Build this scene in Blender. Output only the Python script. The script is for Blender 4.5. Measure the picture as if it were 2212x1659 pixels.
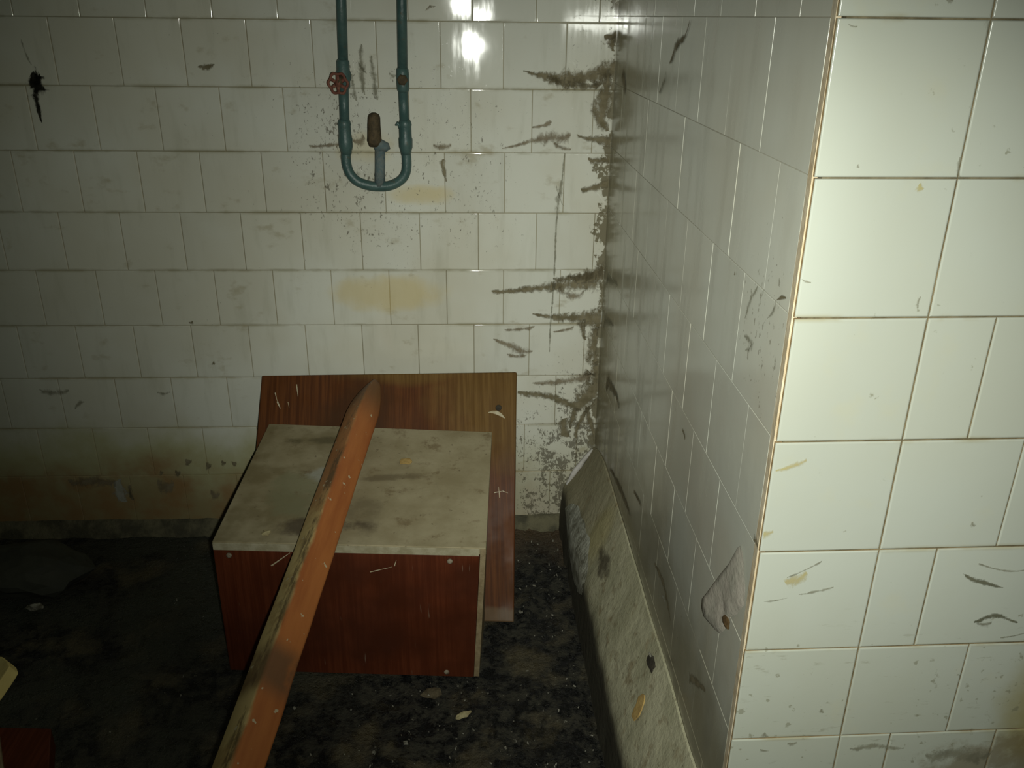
import bpy, bmesh, math, random
from mathutils import Vector, Matrix, Euler, noise

for o in list(bpy.data.objects):
    bpy.data.objects.remove(o, do_unlink=True)
scene = bpy.context.scene
COL = scene.collection
PI = math.pi
random.seed(7)

# ------------------------------------------------------------------ camera
H = 1.43                       # lens height above the floor
F_PX = 1865.05
cam_data = bpy.data.cameras.new('camera')
cam = bpy.data.objects.new('camera', cam_data)
COL.objects.link(cam)
cam_data.sensor_fit = 'HORIZONTAL'
cam_data.sensor_width = 36.0
cam_data.lens = 36.0 * F_PX / 2212.0
cam_data.clip_start = 0.02
pitch, yaw, roll = 0.40304, 0.06286, -0.01241
fw = Vector((math.sin(yaw) * math.cos(pitch), math.cos(yaw) * math.cos(pitch), -math.sin(pitch)))
rt = Vector((math.cos(yaw), -math.sin(yaw), 0.0))
dn = fw.cross(rt)
rt2 = rt * math.cos(roll) + dn * math.sin(roll)
dn2 = dn * math.cos(roll) - rt * math.sin(roll)
m = Matrix((rt2, -dn2, -fw)).transposed().to_4x4()
m.translation = Vector((0, 0, H))
cam.matrix_world = m
scene.camera = cam

# ------------------------------------------------------------------ world, flash light, exposure
world = bpy.data.worlds.new('dark_room')
scene.world = world
world.use_nodes = True
bg = world.node_tree.nodes['Background']
bg.inputs[0].default_value = (0.62, 0.75, 0.42, 1)
bg.inputs[1].default_value = 0.018

# the phone's flash, just right of the lens: overlapping cones, plus one added fill
def flash(name, watts, cone_deg, aim):
    fl = bpy.data.lights.new(name, 'SPOT')
    fl.energy = watts
    fl.color = (0.97, 1.0, 0.90)
    fl.shadow_soft_size = 0.010
    fl.spot_size = math.radians(cone_deg)
    fl.spot_blend = 1.0
    o = bpy.data.objects.new(name, fl)
    COL.objects.link(o)
    o.location = (0.03, 0.01, H - 0.02)
    o.rotation_euler = Vector(aim).to_track_quat('-Z', 'Y').to_euler()


flash('phone_flash_core', 44.0, 61.5, (-0.082, 1.0, -0.200))
flash('phone_flash_side_lobe', 66.0, 73.2, (0.288, 1.0, -0.472))
flash('added_low_fill', 13.0, 112, (-0.25, 1.0, -1.05))  # added fill at the flash position, brightens the dark floor and left plank

vs = scene.view_settings
vs.view_transform = 'Standard'
vs.look = 'None'
vs.exposure = 0.0
vs.gamma = 1.0
vs.use_curve_mapping = False

# ------------------------------------------------------------------ measured layout (metres)
P_TILE = 0.154
D = 2.257; YA = -0.01423       # back wall: y = D + YA*x
D2 = 0.8898                    # near face of the pier
XE, XC = 0.3686, 0.3879        # side wall at the pier edge / at the back corner
SS = (XC - XE) / (D - D2)
Z0 = H - 0.0139                # tile line 0 on the back wall
Z1 = H + 0.0024                # tile line 0 on the pier
TILE_BOTTOM = Z0 - 9 * P_TILE


# ------------------------------------------------------------------ node helper
class NT:
    def __init__(self, name):
        self.m = bpy.data.materials.new(name)
        self.m.use_nodes = True
        self.t = self.m.node_tree
        self.b = self.t.nodes['Principled BSDF']
        self.out = self.t.nodes['Material Output']

    def n(self, typ, **kw):
        nd = self.t.nodes.new(typ)
        for k, v in kw.items():
            setattr(nd, k, v)
        return nd

    def put(self, sock, v):
        if isinstance(v, bpy.types.NodeSocket):
            self.t.links.new(v, sock)
        elif isinstance(v, (int, float)):
            sock.default_value = v
        else:
            v = tuple(v)
            if len(v) == 3 and len(sock.default_value) == 4:
                v = v + (1.0,)
            sock.default_value = v

    def math(self, op, a, b=0.0, c=0.0, clamp=False):
        nd = self.n('ShaderNodeMath', operation=op, use_clamp=clamp)
        self.put(nd.inputs[0], a); self.put(nd.inputs[1], b)
        if op in ('MULTIPLY_ADD', 'COMPARE', 'SMOOTH_MIN', 'SMOOTH_MAX'):
            self.put(nd.inputs[2], c)
        return nd.outputs[0]

    def ramp(self, v, a, b, lo=0.0, hi=1.0):
        nd = self.n('ShaderNodeMapRange', interpolation_type='SMOOTHSTEP', clamp=True)
        self.put(nd.inputs[0], v); self.put(nd.inputs[1], a); self.put(nd.inputs[2], b)
        self.put(nd.inputs[3], lo); self.put(nd.inputs[4], hi)
        return nd.outputs[0]

    def mix(self, f, a, b):
        nd = self.n('ShaderNodeMix', data_type='RGBA')
        self.put(nd.inputs[0], f); self.put(nd.inputs[6], a); self.put(nd.inputs[7], b)
        return nd.outputs[2]

    def mul(self, a, b):
        nd = self.n('ShaderNodeMix', data_type='RGBA', blend_type='MULTIPLY')
        nd.inputs[0].default_value = 1.0
        self.put(nd.inputs[6], a); self.put(nd.inputs[7], b)
        return nd.outputs[2]

    def pos(self):
        return self.n('ShaderNodeNewGeometry').outputs['Position']

    def objco(self):
        return self.n('ShaderNodeTexCoord').outputs['Object']

    def xyz(self, v):
        nd = self.n('ShaderNodeSeparateXYZ'); self.put(nd.inputs[0], v)
        return nd.outputs[0], nd.outputs[1], nd.outputs[2]

    def scale(self, v, s, off=(0, 0, 0)):
        nd = self.n('ShaderNodeMapping')
        self.put(nd.inputs[0], v); nd.inputs[3].default_value = s; nd.inputs[1].default_value = off
        return nd.outputs[0]

    def noise(self, v, sc, detail=3.0, rough=0.55, dist=0.0):
        nd = self.n('ShaderNodeTexNoise')
        self.put(nd.inputs['Vector'], v)
        nd.inputs['Scale'].default_value = sc
        nd.inputs['Detail'].default_value = detail
        nd.inputs['Roughness'].default_value = rough
        nd.inputs['Distortion'].default_value = dist
        return nd.outputs[0]

    def blob(self, x, z, cx, cz, rx, rz, nz=0.0):
        """soft elliptical stain mask, 1 at the middle"""
        dx = self.math('DIVIDE', self.math('SUBTRACT', x, cx), rx)
        dz = self.math('DIVIDE', self.math('SUBTRACT', z, cz), rz)
        r = self.math('ADD', self.math('MULTIPLY', dx, dx), self.math('MULTIPLY', dz, dz))
        if not isinstance(nz, (int, float)):
            r = self.math('ADD', r, nz)
        return self.ramp(r, 1.0, 0.1)

    def bump(self, h, strength, dist=0.01, prev=None):
        nd = self.n('ShaderNodeBump')
        nd.inputs['Strength'].default_value = strength
        nd.inputs['Distance'].default_value = dist
        self.put(nd.inputs['Height'], h)
        if prev is not None:
            self.put(nd.inputs['Normal'], prev)
        return nd.outputs[0]

    def done(self, col, rough=0.6, normal=None, spec=None, metal=None):
        self.put(self.b.inputs['Base Color'], col)
        self.put(self.b.inputs['Roughness'], rough)
        if normal is not None:
            self.put(self.b.inputs['Normal'], normal)
        if spec is not None:
            self.put(self.b.inputs['Specular IOR Level'], spec)
        if metal is not None:
            self.put(self.b.inputs['Metallic'], metal)
        return self.m


# ------------------------------------------------------------------ object helpers
def tag(o, label=None, cat=None, group=None, kind=None):
    if label: o['label'] = label
    if cat: o['category'] = cat
    if group: o['group'] = group
    if kind: o['kind'] = kind
    return o


def root(name, loc, label, cat, group=None):
    o = bpy.data.objects.new(name, None)
    o.empty_display_size = 0.05
    o.location = loc
    COL.objects.link(o)
    return tag(o, label, cat, group)


def make(name, verts, faces, mat, parent=None, origin=None, smooth=False):
    """one mesh object from world-space verts; origin defaults to the parent's location"""
    if origin is None:
        origin = parent.location if parent is not None else Vector((0, 0, 0))
    org = Vector(origin)
    me = bpy.data.meshes.new(name)
    me.from_pydata([Vector(v) - org for v in verts], [], faces)
    bm = bmesh.new(); bm.from_mesh(me)
    bmesh.ops.recalc_face_normals(bm, faces=bm.faces)
    bm.to_mesh(me); bm.free()
    for p in me.polygons:
        p.use_smooth = smooth
    me.materials.append(mat)
    o = bpy.data.objects.new(name, me)
    COL.objects.link(o)
    if parent is not None:
        o.parent = parent
        o.location = org - Vector(parent.location)
    else:
        o.location = org
    return o


def bevel(o, w, seg=2, smooth=True):
    bm = bmesh.new(); bm.from_mesh(o.data)
    bmesh.ops.bevel(bm, geom=list(bm.edges), offset=w, segments=seg, profile=0.5, affect='EDGES', clamp_overlap=True)
    bm.to_mesh(o.data); bm.free()
    return o


def slab(name, c, thick, mat, parent=None, bev=0.0015):
    """four corners (front face, in order) pushed along the vector thick"""
    t = Vector(thick)
    v = [Vector(p) for p in c] + [Vector(p) + t for p in c]
    f = [(0, 1, 2, 3), (7, 6, 5, 4), (0, 4, 5, 1), (1, 5, 6, 2), (2, 6, 7, 3), (3, 7, 4, 0)]
    o = make(name, v, f, mat, parent)
    if bev:
        bevel(o, bev, 2)
    return o


def boxv(x0, x1, y0, y1, z0, z1):
    v = [(x0, y0, z0), (x1, y0, z0), (x1, y1, z0), (x0, y1, z0), (x0, y0, z1), (x1, y0, z1), (x1, y1, z1), (x0, y1, z1)]
    f = [(0, 3, 2, 1), (4, 5, 6, 7), (0, 1, 5, 4), (1, 2, 6, 5), (2, 3, 7, 6), (3, 0, 4, 7)]
    return v, f


def tube(name, pts, radii, mat, parent=None, seg=16, cap=True, wob=0.0):
    pts = [Vector(p) for p in pts]
    if isinstance(radii, (int, float)):
        radii = [radii] * len(pts)
    verts, faces = [], []
    up = Vector((0.13, 0.31, 0.94)).normalized()
    t0 = (pts[1] - pts[0]).normalized()
    if abs(t0.dot(up)) > 0.9:
        up = Vector((0.9, 0.4, 0.1)).normalized()
    a = t0.cross(up).normalized()
    for i, p in enumerate(pts):
        if i == 0: t = pts[1] - pts[0]
        elif i == len(pts) - 1: t = pts[-1] - pts[-2]
        else: t = (pts[i + 1] - pts[i]).normalized() + (pts[i] - pts[i - 1]).normalized()
        t.normalize()
        a = (a - t * a.dot(t)).normalized()
        b = t.cross(a)
        for k in range(seg):
            th = 2 * PI * k / seg
            r = radii[i]
            if wob:
                r *= 1 + wob * noise.noise(p * 40 + Vector((math.cos(th), math.sin(th), 0)) * 1.5)
            verts.append(p + (a * math.cos(th) + b * math.sin(th)) * r)
    for i in range(len(pts) - 1):
        for k in range(seg):
            k2 = (k + 1) % seg
            faces.append((i * seg + k, i * seg + k2, (i + 1) * seg + k2, (i + 1) * seg + k))
    if cap:
        faces.append(tuple(range(seg - 1, -1, -1)))
        n0 = (len(pts) - 1) * seg
        faces.append(tuple(range(n0, n0 + seg)))
    return make(name, verts, faces, mat, parent, smooth=True)


def smooth_path(pts, n=8):
    """Catmull-Rom through pts"""
    pts = [Vector(p) for p in pts]
    q = [pts[0] * 2 - pts[1]] + pts + [pts[-1] * 2 - pts[-2]]
    out = []
    for i in range(1, len(q) - 2):
        for k in range(n):
            t = k / n
            p0, p1, p2, p3 = q[i - 1], q[i], q[i + 1], q[i + 2]
            out.append(0.5 * ((2 * p1) + (p2 - p0) * t + (2 * p0 - 5 * p1 + 4 * p2 - p3) * t * t + (3 * p1 - p0 - 3 * p2 + p3) * t ** 3))
    out.append(pts[-1])
    return out


def chunk(name, loc, size, mat, parent=None, seed=0, sub=2, rough=0.25, flat=None):
    """irregular lump, base on loc.z"""
    bm = bmesh.new()
    bmesh.ops.create_icosphere(bm, subdivisions=sub, radius=1.0)
    for v in bm.verts:
        k = 1 + rough * noise.noise(v.co * 1.7 + Vector((seed * 3.1, seed * 1.7, 0))) + 0.5 * rough * noise.noise(v.co * 4.1 + Vector((seed, 9, 2)))
        v.co *= k
        v.co.x *= size[0]; v.co.y *= size[1]; v.co.z *= size[2]
        if v.co.z < -0.6 * size[2]:
            v.co.z = -0.6 * size[2]
    lo = min(v.co.z for v in bm.verts)
    for v in bm.verts: v.co.z -= lo
    me = bpy.data.meshes.new(name)
    bm.to_mesh(me); bm.free()
    me.materials.append(mat)
    o = bpy.data.objects.new(name, me)
    COL.objects.link(o)
    o.location = loc
    if parent is not None:
        o.parent = parent; o.location = Vector(loc) - Vector(parent.location)
    return o

# ------------------------------------------------------------------ materials
def glaze_common(g, base, warm, rnd=0.05):
    p = g.pos()
    x, y, z = g.xyz(p)
    oi = g.n('ShaderNodeObjectInfo')
    n_big = g.noise(p, 3.2, 3)
    col = g.mix(g.ramp(n_big, 0.35, 0.68), base, warm)
    v = g.math('MULTIPLY_ADD', oi.outputs['Random'], rnd * 2, 1.0 - rnd)
    vv = g.n('ShaderNodeCombineColor')
    for i in range(3): g.put(vv.inputs[i], v)
    col = g.mul(col, vv.outputs[0])
    return p, x, y, z, col


def mat_back_tile(name='glazed_tile_back', base=(0.66, 0.665, 0.585), warm=(0.60, 0.585, 0.485), grout=False):
    g = NT(name)
    p, x, y, z, col = glaze_common(g, base, warm, 0.035)
    # film of grime: streaky, stronger to the left and towards the bottom
    ps = g.scale(p, (26, 26, 5))
    drip = g.noise(ps, 1.0, 4, 0.6)
    film = g.ramp(drip, 0.50, 0.78)
    col = g.mix(g.math('MULTIPLY', film, 0.22), col, (0.30, 0.29, 0.20))
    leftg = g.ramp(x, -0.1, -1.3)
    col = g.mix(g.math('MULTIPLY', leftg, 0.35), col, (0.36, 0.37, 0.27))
    # yellow water marks
    nzy = g.math('MULTIPLY', g.math('SUBTRACT', g.noise(p, 14, 4), 0.5), 1.5)
    y1 = g.blob(x, z, -0.19, 0.735, 0.175, 0.062, nzy)
    y2 = g.blob(x, z, -0.105, 1.0, 0.10, 0.035, nzy)
    y3 = g.blob(x, z, -0.24, 1.12, 0.09, 0.05, nzy)
    ym = g.math('MAXIMUM', g.math('MAXIMUM', y1, y2), g.math('MULTIPLY', y3, 0.6))
    col = g.mix(g.math('MULTIPLY', ym, 0.52), col, (0.60, 0.475, 0.185))
    # olive grime along the course lines, brown smudges here and there
    zr = g.math('FRACT', g.math('DIVIDE', g.math('SUBTRACT', z, Z0 - 20 * P_TILE), P_TILE))
    je = g.math('MINIMUM', zr, g.math('SUBTRACT', 1.0, zr))
    bleed = g.math('MULTIPLY', g.ramp(je, 0.055, 0.0), g.ramp(g.noise(g.scale(p, (1, 1, 2)), 9, 4, 0.65), 0.40, 0.64))
    col = g.mix(g.math('MULTIPLY', bleed, 0.55), col, (0.26, 0.235, 0.13))
    sm = g.noise(g.scale(p, (1, 1, 1.5)), 13, 4, 0.6)
    col = g.mix(g.ramp(sm, 0.60, 0.76, 0, 0.5), col, (0.33, 0.285, 0.17))
    # olive, then ochre and brown stain in the lowest rows
    nb = g.math('MULTIPLY', g.math('SUBTRACT', g.noise(p, 5.5, 5), 0.5), 0.30)
    zz = g.math('ADD', z, nb)
    side = g.ramp(x, 0.30, -0.15, 0.25, 1.0)
    col = g.mix(g.math('MULTIPLY', g.ramp(zz, 0.37, 0.22), g.math('MULTIPLY', side, 0.75)), col, (0.37, 0.36, 0.155))
    rb = g.ramp(g.noise(p, 11, 4), 0.38, 0.62)
    brown = g.mix(rb, (0.27, 0.165, 0.065), (0.28, 0.225, 0.105))
    col = g.mix(g.math('MULTIPLY', g.ramp(zz, 0.27, 0.12), side), col, brown)
    # fine dark specks, everywhere sparse, dense by the corner and low down
    corner = g.ramp(x, 0.12, 0.39)
    low = g.ramp(z, 0.72, 0.10)
    dens = g.math('ADD', g.math('MULTIPLY', corner, 0.085), g.math('MULTIPLY', g.math('MULTIPLY', low, g.ramp(x, 0.02, 0.2)), 0.24))
    dens = g.math('ADD', dens, g.math('MULTIPLY', g.blob(x, z, -0.12, 1.10, 0.42, 0.36), 0.15))
    dens = g.math('ADD', dens, g.math('MULTIPLY', g.ramp(g.noise(p, 2.4, 2), 0.40, 0.65), 0.075))
    sp = g.noise(g.scale(p, (1.15, 1.15, 0.7)), 120, 4, 0.75, 0.3)
    dens = g.math('MULTIPLY', dens, g.ramp(g.noise(p, 30, 4, 0.65), 0.36, 0.62, 0.30, 1.0))
    spk = g.ramp(g.math('ADD', sp, dens), 0.72, 0.79)
    col = g.mix(g.math('MULTIPLY', spk, 0.8), col, (0.095, 0.082, 0.048))
    # dirt crust right in the corner
    nc = g.noise(g.scale(p, (1, 1, 1)), 34, 4, 0.65)
    cd = g.math('SUBTRACT', 0.388, x)
    crust = g.ramp(g.math('SUBTRACT', g.math('MULTIPLY', g.ramp(nc, 0.40, 0.75), 0.052), cd), -0.006, 0.006)
    col = g.mix(g.math('MULTIPLY', crust, 0.9), col, (0.155, 0.135, 0.078))
    bmp = g.bump(g.noise(p, 16, 2), 0.05, 0.0025)
    rough = g.math('MULTIPLY_ADD', film, 0.05, 0.039)
    rough = g.math('MAXIMUM', rough, g.math('MULTIPLY', g.math('MAXIMUM', spk, g.ramp(zz, 0.3, 0.15)), 0.7))
    return g.done(col, 0.85 if grout else rough, bmp, 0.2 if grout else 0.5)


def mat_side_tile(name='glazed_tile_side', base=(0.56, 0.575, 0.50), warm=(0.53, 0.52, 0.43), grout=False):
    g = NT(name)
    p, x, y, z, col = glaze_common(g, base, warm, 0.03)
    ps = g.scale(p, (20, 20, 3.5))
    film = g.ramp(g.noise(ps, 1.0, 4), 0.45, 0.75)
    col = g.mix(g.math('MULTIPLY', film, 0.12), col, (0.30, 0.28, 0.20))
    # brown dirt creeping in from the back corner and up from the ledge
    n1 = g.noise(p, 6, 4)
    dc = g.math('ADD', y, g.math('MULTIPLY', g.math('SUBTRACT', n1, 0.5), 0.9))
    col = g.mix(g.ramp(dc, 1.55, 2.35, 0.0, 0.72), col, (0.23, 0.205, 0.115))
    db = g.math('ADD', z, g.math('MULTIPLY', g.math('SUBTRACT', n1, 0.5), 0.35))
    col = g.mix(g.ramp(db, 0.66, 0.34, 0.0, 0.80), col, (0.21, 0.185, 0.105))
    sp = g.noise(g.scale(p, (1, 1, 0.6)), 105, 3, 0.68)
    dens = g.math('ADD', g.math('MULTIPLY', g.ramp(y, 1.8, 2.25), 0.08), g.math('MULTIPLY', g.ramp(z, 0.7, 0.4), 0.05))
    dens = g.math('ADD', dens, g.math('MULTIPLY', g.blob(y, z, 0.99, 1.08, 0.12, 0.16), 0.15))
    spk = g.ramp(g.math('ADD', sp, dens), 0.74, 0.80)
    col = g.mix(g.math('MULTIPLY', spk, 0.6), col, (0.13, 0.115, 0.07))
    bmp = g.bump(g.noise(p, 18, 2), 0.10, 0.004)
    rough = g.math('MULTIPLY_ADD', film, 0.2, 0.16)
    return g.done(col, 0.85 if grout else rough, bmp, 0.2 if grout else 0.45)


def mat_near_tile():
    g = NT('glazed_tile_pier')
    p, x, y, z, col = glaze_common(g, (0.455, 0.480, 0.418), (0.445, 0.462, 0.390), 0.02)
    n1 = g.noise(p, 14, 4)
    col = g.mix(g.math('MULTIPLY', g.ramp(n1, 0.58, 0.78), 0.22), col, (0.50, 0.47, 0.30))
    # grime builds up in the lower rows
    low = g.ramp(g.math('ADD', z, g.math('MULTIPLY', g.math('SUBTRACT', n1, 0.5), 0.3)), 0.80, 0.42)
    col = g.mix(g.math('MULTIPLY', low, 0.30), col, (0.38, 0.40, 0.30))
    # big rust-yellow stain at the lower right
    nz = g.math('MULTIPLY', g.math('SUBTRACT', g.noise(p, 9, 5), 0.5), 0.9)
    s1 = g.blob(x, z, 0.885, 0.555, 0.165, 0.185, nz)
    col = g.mix(g.math('MULTIPLY', s1, 0.9), col, (0.27, 0.215, 0.035))
    nz2 = g.math('MULTIPLY', g.math('SUBTRACT', g.noise(p, 22, 5, 0.65), 0.5), 3.0)
    s2 = g.blob(x, z, 0.80, 0.455, 0.15, 0.05, nz2)
    col = g.mix(g.math('MULTIPLY', s2, 0.6), col, (0.17, 0.125, 0.055))
    # yellow-brown bleeding out of the joints here and there
    zr = g.math('ABSOLUTE', g.math('SUBTRACT', g.math('FRACT', g.math('DIVIDE', g.math('SUBTRACT', z, Z1 - 20 * P_TILE), P_TILE)), 0.0))
    je = g.math('MINIMUM', zr, g.math('SUBTRACT', 1.0, zr))
    bleed = g.math('MULTIPLY', g.ramp(je, 0.045, 0.0), g.ramp(g.noise(p, 11, 4, 0.65), 0.46, 0.66))
    col = g.mix(g.math('MULTIPLY', bleed, 0.55), col, (0.30, 0.255, 0.12))
    sp = g.noise(p, 62, 3, 0.62)
    dens = g.math('ADD', g.math('MULTIPLY', g.ramp(z, 0.85, 0.45), 0.06), g.math('MULTIPLY', g.ramp(g.noise(p, 5, 2), 0.42, 0.62), 0.055))
    spk = g.ramp(g.math('ADD', sp, dens), 0.725, 0.80)
    col = g.mix(g.math('MULTIPLY', spk, 0.6), col, (0.20, 0.195, 0.125))
    sc_ = g.noise(g.scale(p, (9, 1, 34), (0, 0, 4)), 3.0, 4, 0.7)
    col = g.mix(g.math('MULTIPLY', g.math('MULTIPLY', g.ramp(sc_, 0.62, 0.74), g.ramp(z, 0.78, 0.60)), 0.4), col, (0.21, 0.20, 0.13))
    bmp = g.bump(g.noise(p, 20, 2), 0.08, 0.003)
    rough = g.math('MULTIPLY_ADD', low, 0.15, 0.2)
    return g.done(col, rough, bmp, 0.45)


def mat_simple(name, a, b, sc=20, rough=0.8, bump=0.3, bd=0.004, lo=0.35, hi=0.65, spec=0.3):
    g = NT(name)
    p = g.pos()
    n1 = g.noise(p, sc, 5, 0.6)
    col = g.mix(g.ramp(n1, lo, hi), a, b)
    return g.done(col, rough, g.bump(g.noise(p, sc * 3, 4), bump, bd) if bump else None, spec)


M = {}
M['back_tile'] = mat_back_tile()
M['side_tile'] = mat_side_tile()
M['near_tile'] = mat_near_tile()
M['grout_back'] = mat_back_tile('grout_back', (0.36, 0.335, 0.235), (0.22, 0.20, 0.13), True)
M['grout_side'] = mat_side_tile('grout_side', (0.44, 0.43, 0.35), (0.38, 0.36, 0.28), True)
M['grout_near'] = mat_simple('grout_near', (0.10, 0.085, 0.048), (0.20, 0.17, 0.10), 30)
M['biscuit'] = mat_simple('tile_biscuit', (0.50, 0.40, 0.25), (0.64, 0.56, 0.41), 22, 0.85)
M['edge_brown'] = mat_simple('tile_edge_brown', (0.24, 0.165, 0.075), (0.34, 0.25, 0.13), 40, 0.85)
M['mortar'] = mat_simple('old_mortar', (0.165, 0.150, 0.090), (0.075, 0.070, 0.045), 18, 0.9, 0.8, 0.01)
M['lime'] = mat_simple('lime_plaster', (0.46, 0.465, 0.39), (0.20, 0.195, 0.145), 30, 0.85, 0.6, 0.006)
M['lime_highlight'] = mat_simple('pale_lime_highlight', (0.60, 0.57, 0.54), (0.46, 0.44, 0.40), 40, 0.7, 0.2)  # pale tone carries the ledge rim's highlight
M['cement_flake'] = mat_simple('cement_flake', (0.41, 0.375, 0.315), (0.35, 0.335, 0.275), 26, 0.8, 0.4, 0.004)
M['ochre_chip'] = mat_simple('ochre_chip', (0.52, 0.36, 0.13), (0.42, 0.28, 0.10), 60, 0.8, 0.3)
M['pale_chip'] = mat_simple('pale_chip', (0.42, 0.37, 0.20), (0.30, 0.25, 0.13), 80, 0.7, 0.4)
M['debris'] = mat_simple('pale_debris', (0.34, 0.33, 0.27), (0.12, 0.11, 0.08), 90, 0.6, 0.4)
M['tan'] = mat_simple('tan_foam', (0.60, 0.50, 0.19), (0.52, 0.42, 0.15), 30, 0.85, 0.3)
M['hole'] = mat_simple('dark_hole', (0.030, 0.026, 0.018), (0.055, 0.048, 0.034), 60, 0.9, 0.0)
M['grey_plastic'] = mat_simple('dull_grey_plastic', (0.060, 0.062, 0.046), (0.042, 0.044, 0.033), 9, 0.75, 0.3, 0.006)
M['screw'] = mat_simple('screw_metal', (0.30, 0.26, 0.19), (0.16, 0.12, 0.08), 120, 0.45, 0.2, 0.001)
M['tape'] = mat_simple('pale_tape', (0.52, 0.47, 0.33), (0.40, 0.33, 0.20), 60, 0.45, 0.2)


def mat_grime(name, col_a, col_b, strength=1.0, lo=0.30, hi=0.62, sc=62):
    """mud smear: solid in the middle, torn into specks at its rim (UV v runs across it)"""
    g = NT(name)
    p = g.pos()
    uv = g.n('ShaderNodeUVMap').outputs[0]
    u, v, _ = g.xyz(uv)
    e = g.math('SUBTRACT', 1.0, g.math('ABSOLUTE', g.math('MULTIPLY_ADD', v, 2.0, -1.0)))
    nz = g.noise(g.scale(p, (1, 1, 0.7)), sc, 5, 0.72, 0.4)
    k = g.math('ADD', g.math('MULTIPLY', e, 0.85), g.math('MULTIPLY', g.math('SUBTRACT', nz, 0.5), 1.7))
    a = g.math('MULTIPLY', g.ramp(k, lo, hi), strength)
    g.put(g.b.inputs['Alpha'], a)
    c = g.mix(g.ramp(g.noise(p, 40, 3), 0.35, 0.65), col_a, col_b)
    return g.done(c, 0.85, None, 0.2)


M['g_d'] = mat_grime('mud_dark', (0.155, 0.132, 0.075), (0.23, 0.20, 0.125), 0.92, 0.18, 0.80)
M['g_b'] = mat_grime('mud_brown', (0.20, 0.16, 0.10), (0.27, 0.225, 0.145), 0.7, 0.2, 0.9)
M['g_k'] = mat_grime('soot_black', (0.012, 0.012, 0.008), (0.03, 0.028, 0.018), 0.97, 0.25, 0.7, 40)
M['g_c'] = mat_grime('thin_grey_dirt', (0.20, 0.19, 0.13), (0.28, 0.27, 0.19), 0.6, 0.3, 0.95)
M['g_n'] = mat_grime('grey_scuff', (0.11, 0.11, 0.07), (0.16, 0.155, 0.10), 0.8, 0.35, 0.8)
M['g_y'] = mat_grime('yellow_smear', (0.50, 0.42, 0.14), (0.48, 0.40, 0.17), 0.55, 0.2, 0.9)
M['g_w'] = mat_grime('pale_smear', (0.40, 0.40, 0.34), (0.32, 0.32, 0.26), 0.8)


# ------------------------------------------------------------------ tiles
TILE_CACHE = {}


def tile_mesh(w, h, t, glaze, body, rim=1.0):
    """a tile with a rounded glazed rim; front face looks along -Y, origin in its middle"""
    key = (round(w, 4), round(h, 4), t, glaze.name)
    if key in TILE_CACHE:
        return TILE_CACHE[key]
    rings = [(0.0042, 0.0, 0.0), (0.0022, 0.00025, 0.35), (0.0007, 0.0011, 0.9), (0.0, 0.0024, 1.4), (0.0, t, PI / 2)]
    rings = [(a * rim, b * rim if b < t else b, c) for a, b, c in rings]
    verts, faces, nrm = [], [], []
    for inset, dep, ang in rings:
        for sx, sz in ((-1, -1), (1, -1), (1, 1), (-1, 1)):
            verts.append((sx * (w / 2 - inset), dep, sz * (h / 2 - inset)))
            nrm.append(Vector((sx * math.sin(ang), -math.cos(ang) * 1.4142, sz * math.sin(ang))).normalized())
    faces.append((0, 1, 2, 3))
    mats = [0]
    sides = [Vector((0, 0, -1)), Vector((1, 0, 0)), Vector((0, 0, 1)), Vector((-1, 0, 0))]
    loopn = [Vector((0, -1, 0))] * 4
    for r in range(len(rings) - 1):
        a0, a1 = rings[r][2], rings[r + 1][2]
        for k in range(4):
            k2 = (k + 1) % 4
            faces.append((r * 4 + k2, r * 4 + k, (r + 1) * 4 + k, (r + 1) * 4 + k2))
            s = sides[k]
            na = (s * math.sin(a0) + Vector((0, -1, 0)) * math.cos(a0)).normalized()
            nb = (s * math.sin(a1) + Vector((0, -1, 0)) * math.cos(a1)).normalized()
            loopn += [na, na, nb, nb]
            mats.append(0 if r < 3 else 1)
    me = bpy.data.meshes.new('tile')
    me.from_pydata(verts, [], faces)
    me.materials.append(glaze); me.materials.append(body)
    for p, mi in zip(me.polygons, mats):
        p.material_index = mi
        p.use_smooth = True
    me.normals_split_custom_set(loopn)
    TILE_CACHE[key] = me
    return me


def lay_tile(wall, u0, u1, zc, h, t, glaze, body, place, rz, gap=0.0012, tilt=0.0016, lift=0.0004, special=None, rim=0.55):
    w = u1 - u0 - gap
    if w < 0.012:
        return None
    o = bpy.data.objects.new('tile', tile_mesh(w, h - gap, t, glaze, body, rim))
    COL.objects.link(o)
    o.parent = wall
    o.location = place((u0 + u1) / 2, zc, random.uniform(-lift, lift))
    tx, tz = random.uniform(-tilt, tilt), random.uniform(-tilt, tilt)
    if special:
        tx, tz = special
        o.location = place((u0 + u1) / 2, zc, 0.0014)
    o.rotation_euler = Euler((tx, 0, tz), 'XYZ').to_matrix().to_4x4().to_euler()
    o.rotation_euler = (Matrix.Rotation(rz, 3, 'Z') @ Euler((tx, 0, tz)).to_matrix()).to_euler()
    return o


# --- back wall
RZB = math.atan(YA)


def back_pt(x, z, out=0.0):
    return Vector((x + out * YA, D + YA * x - out, z))


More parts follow.
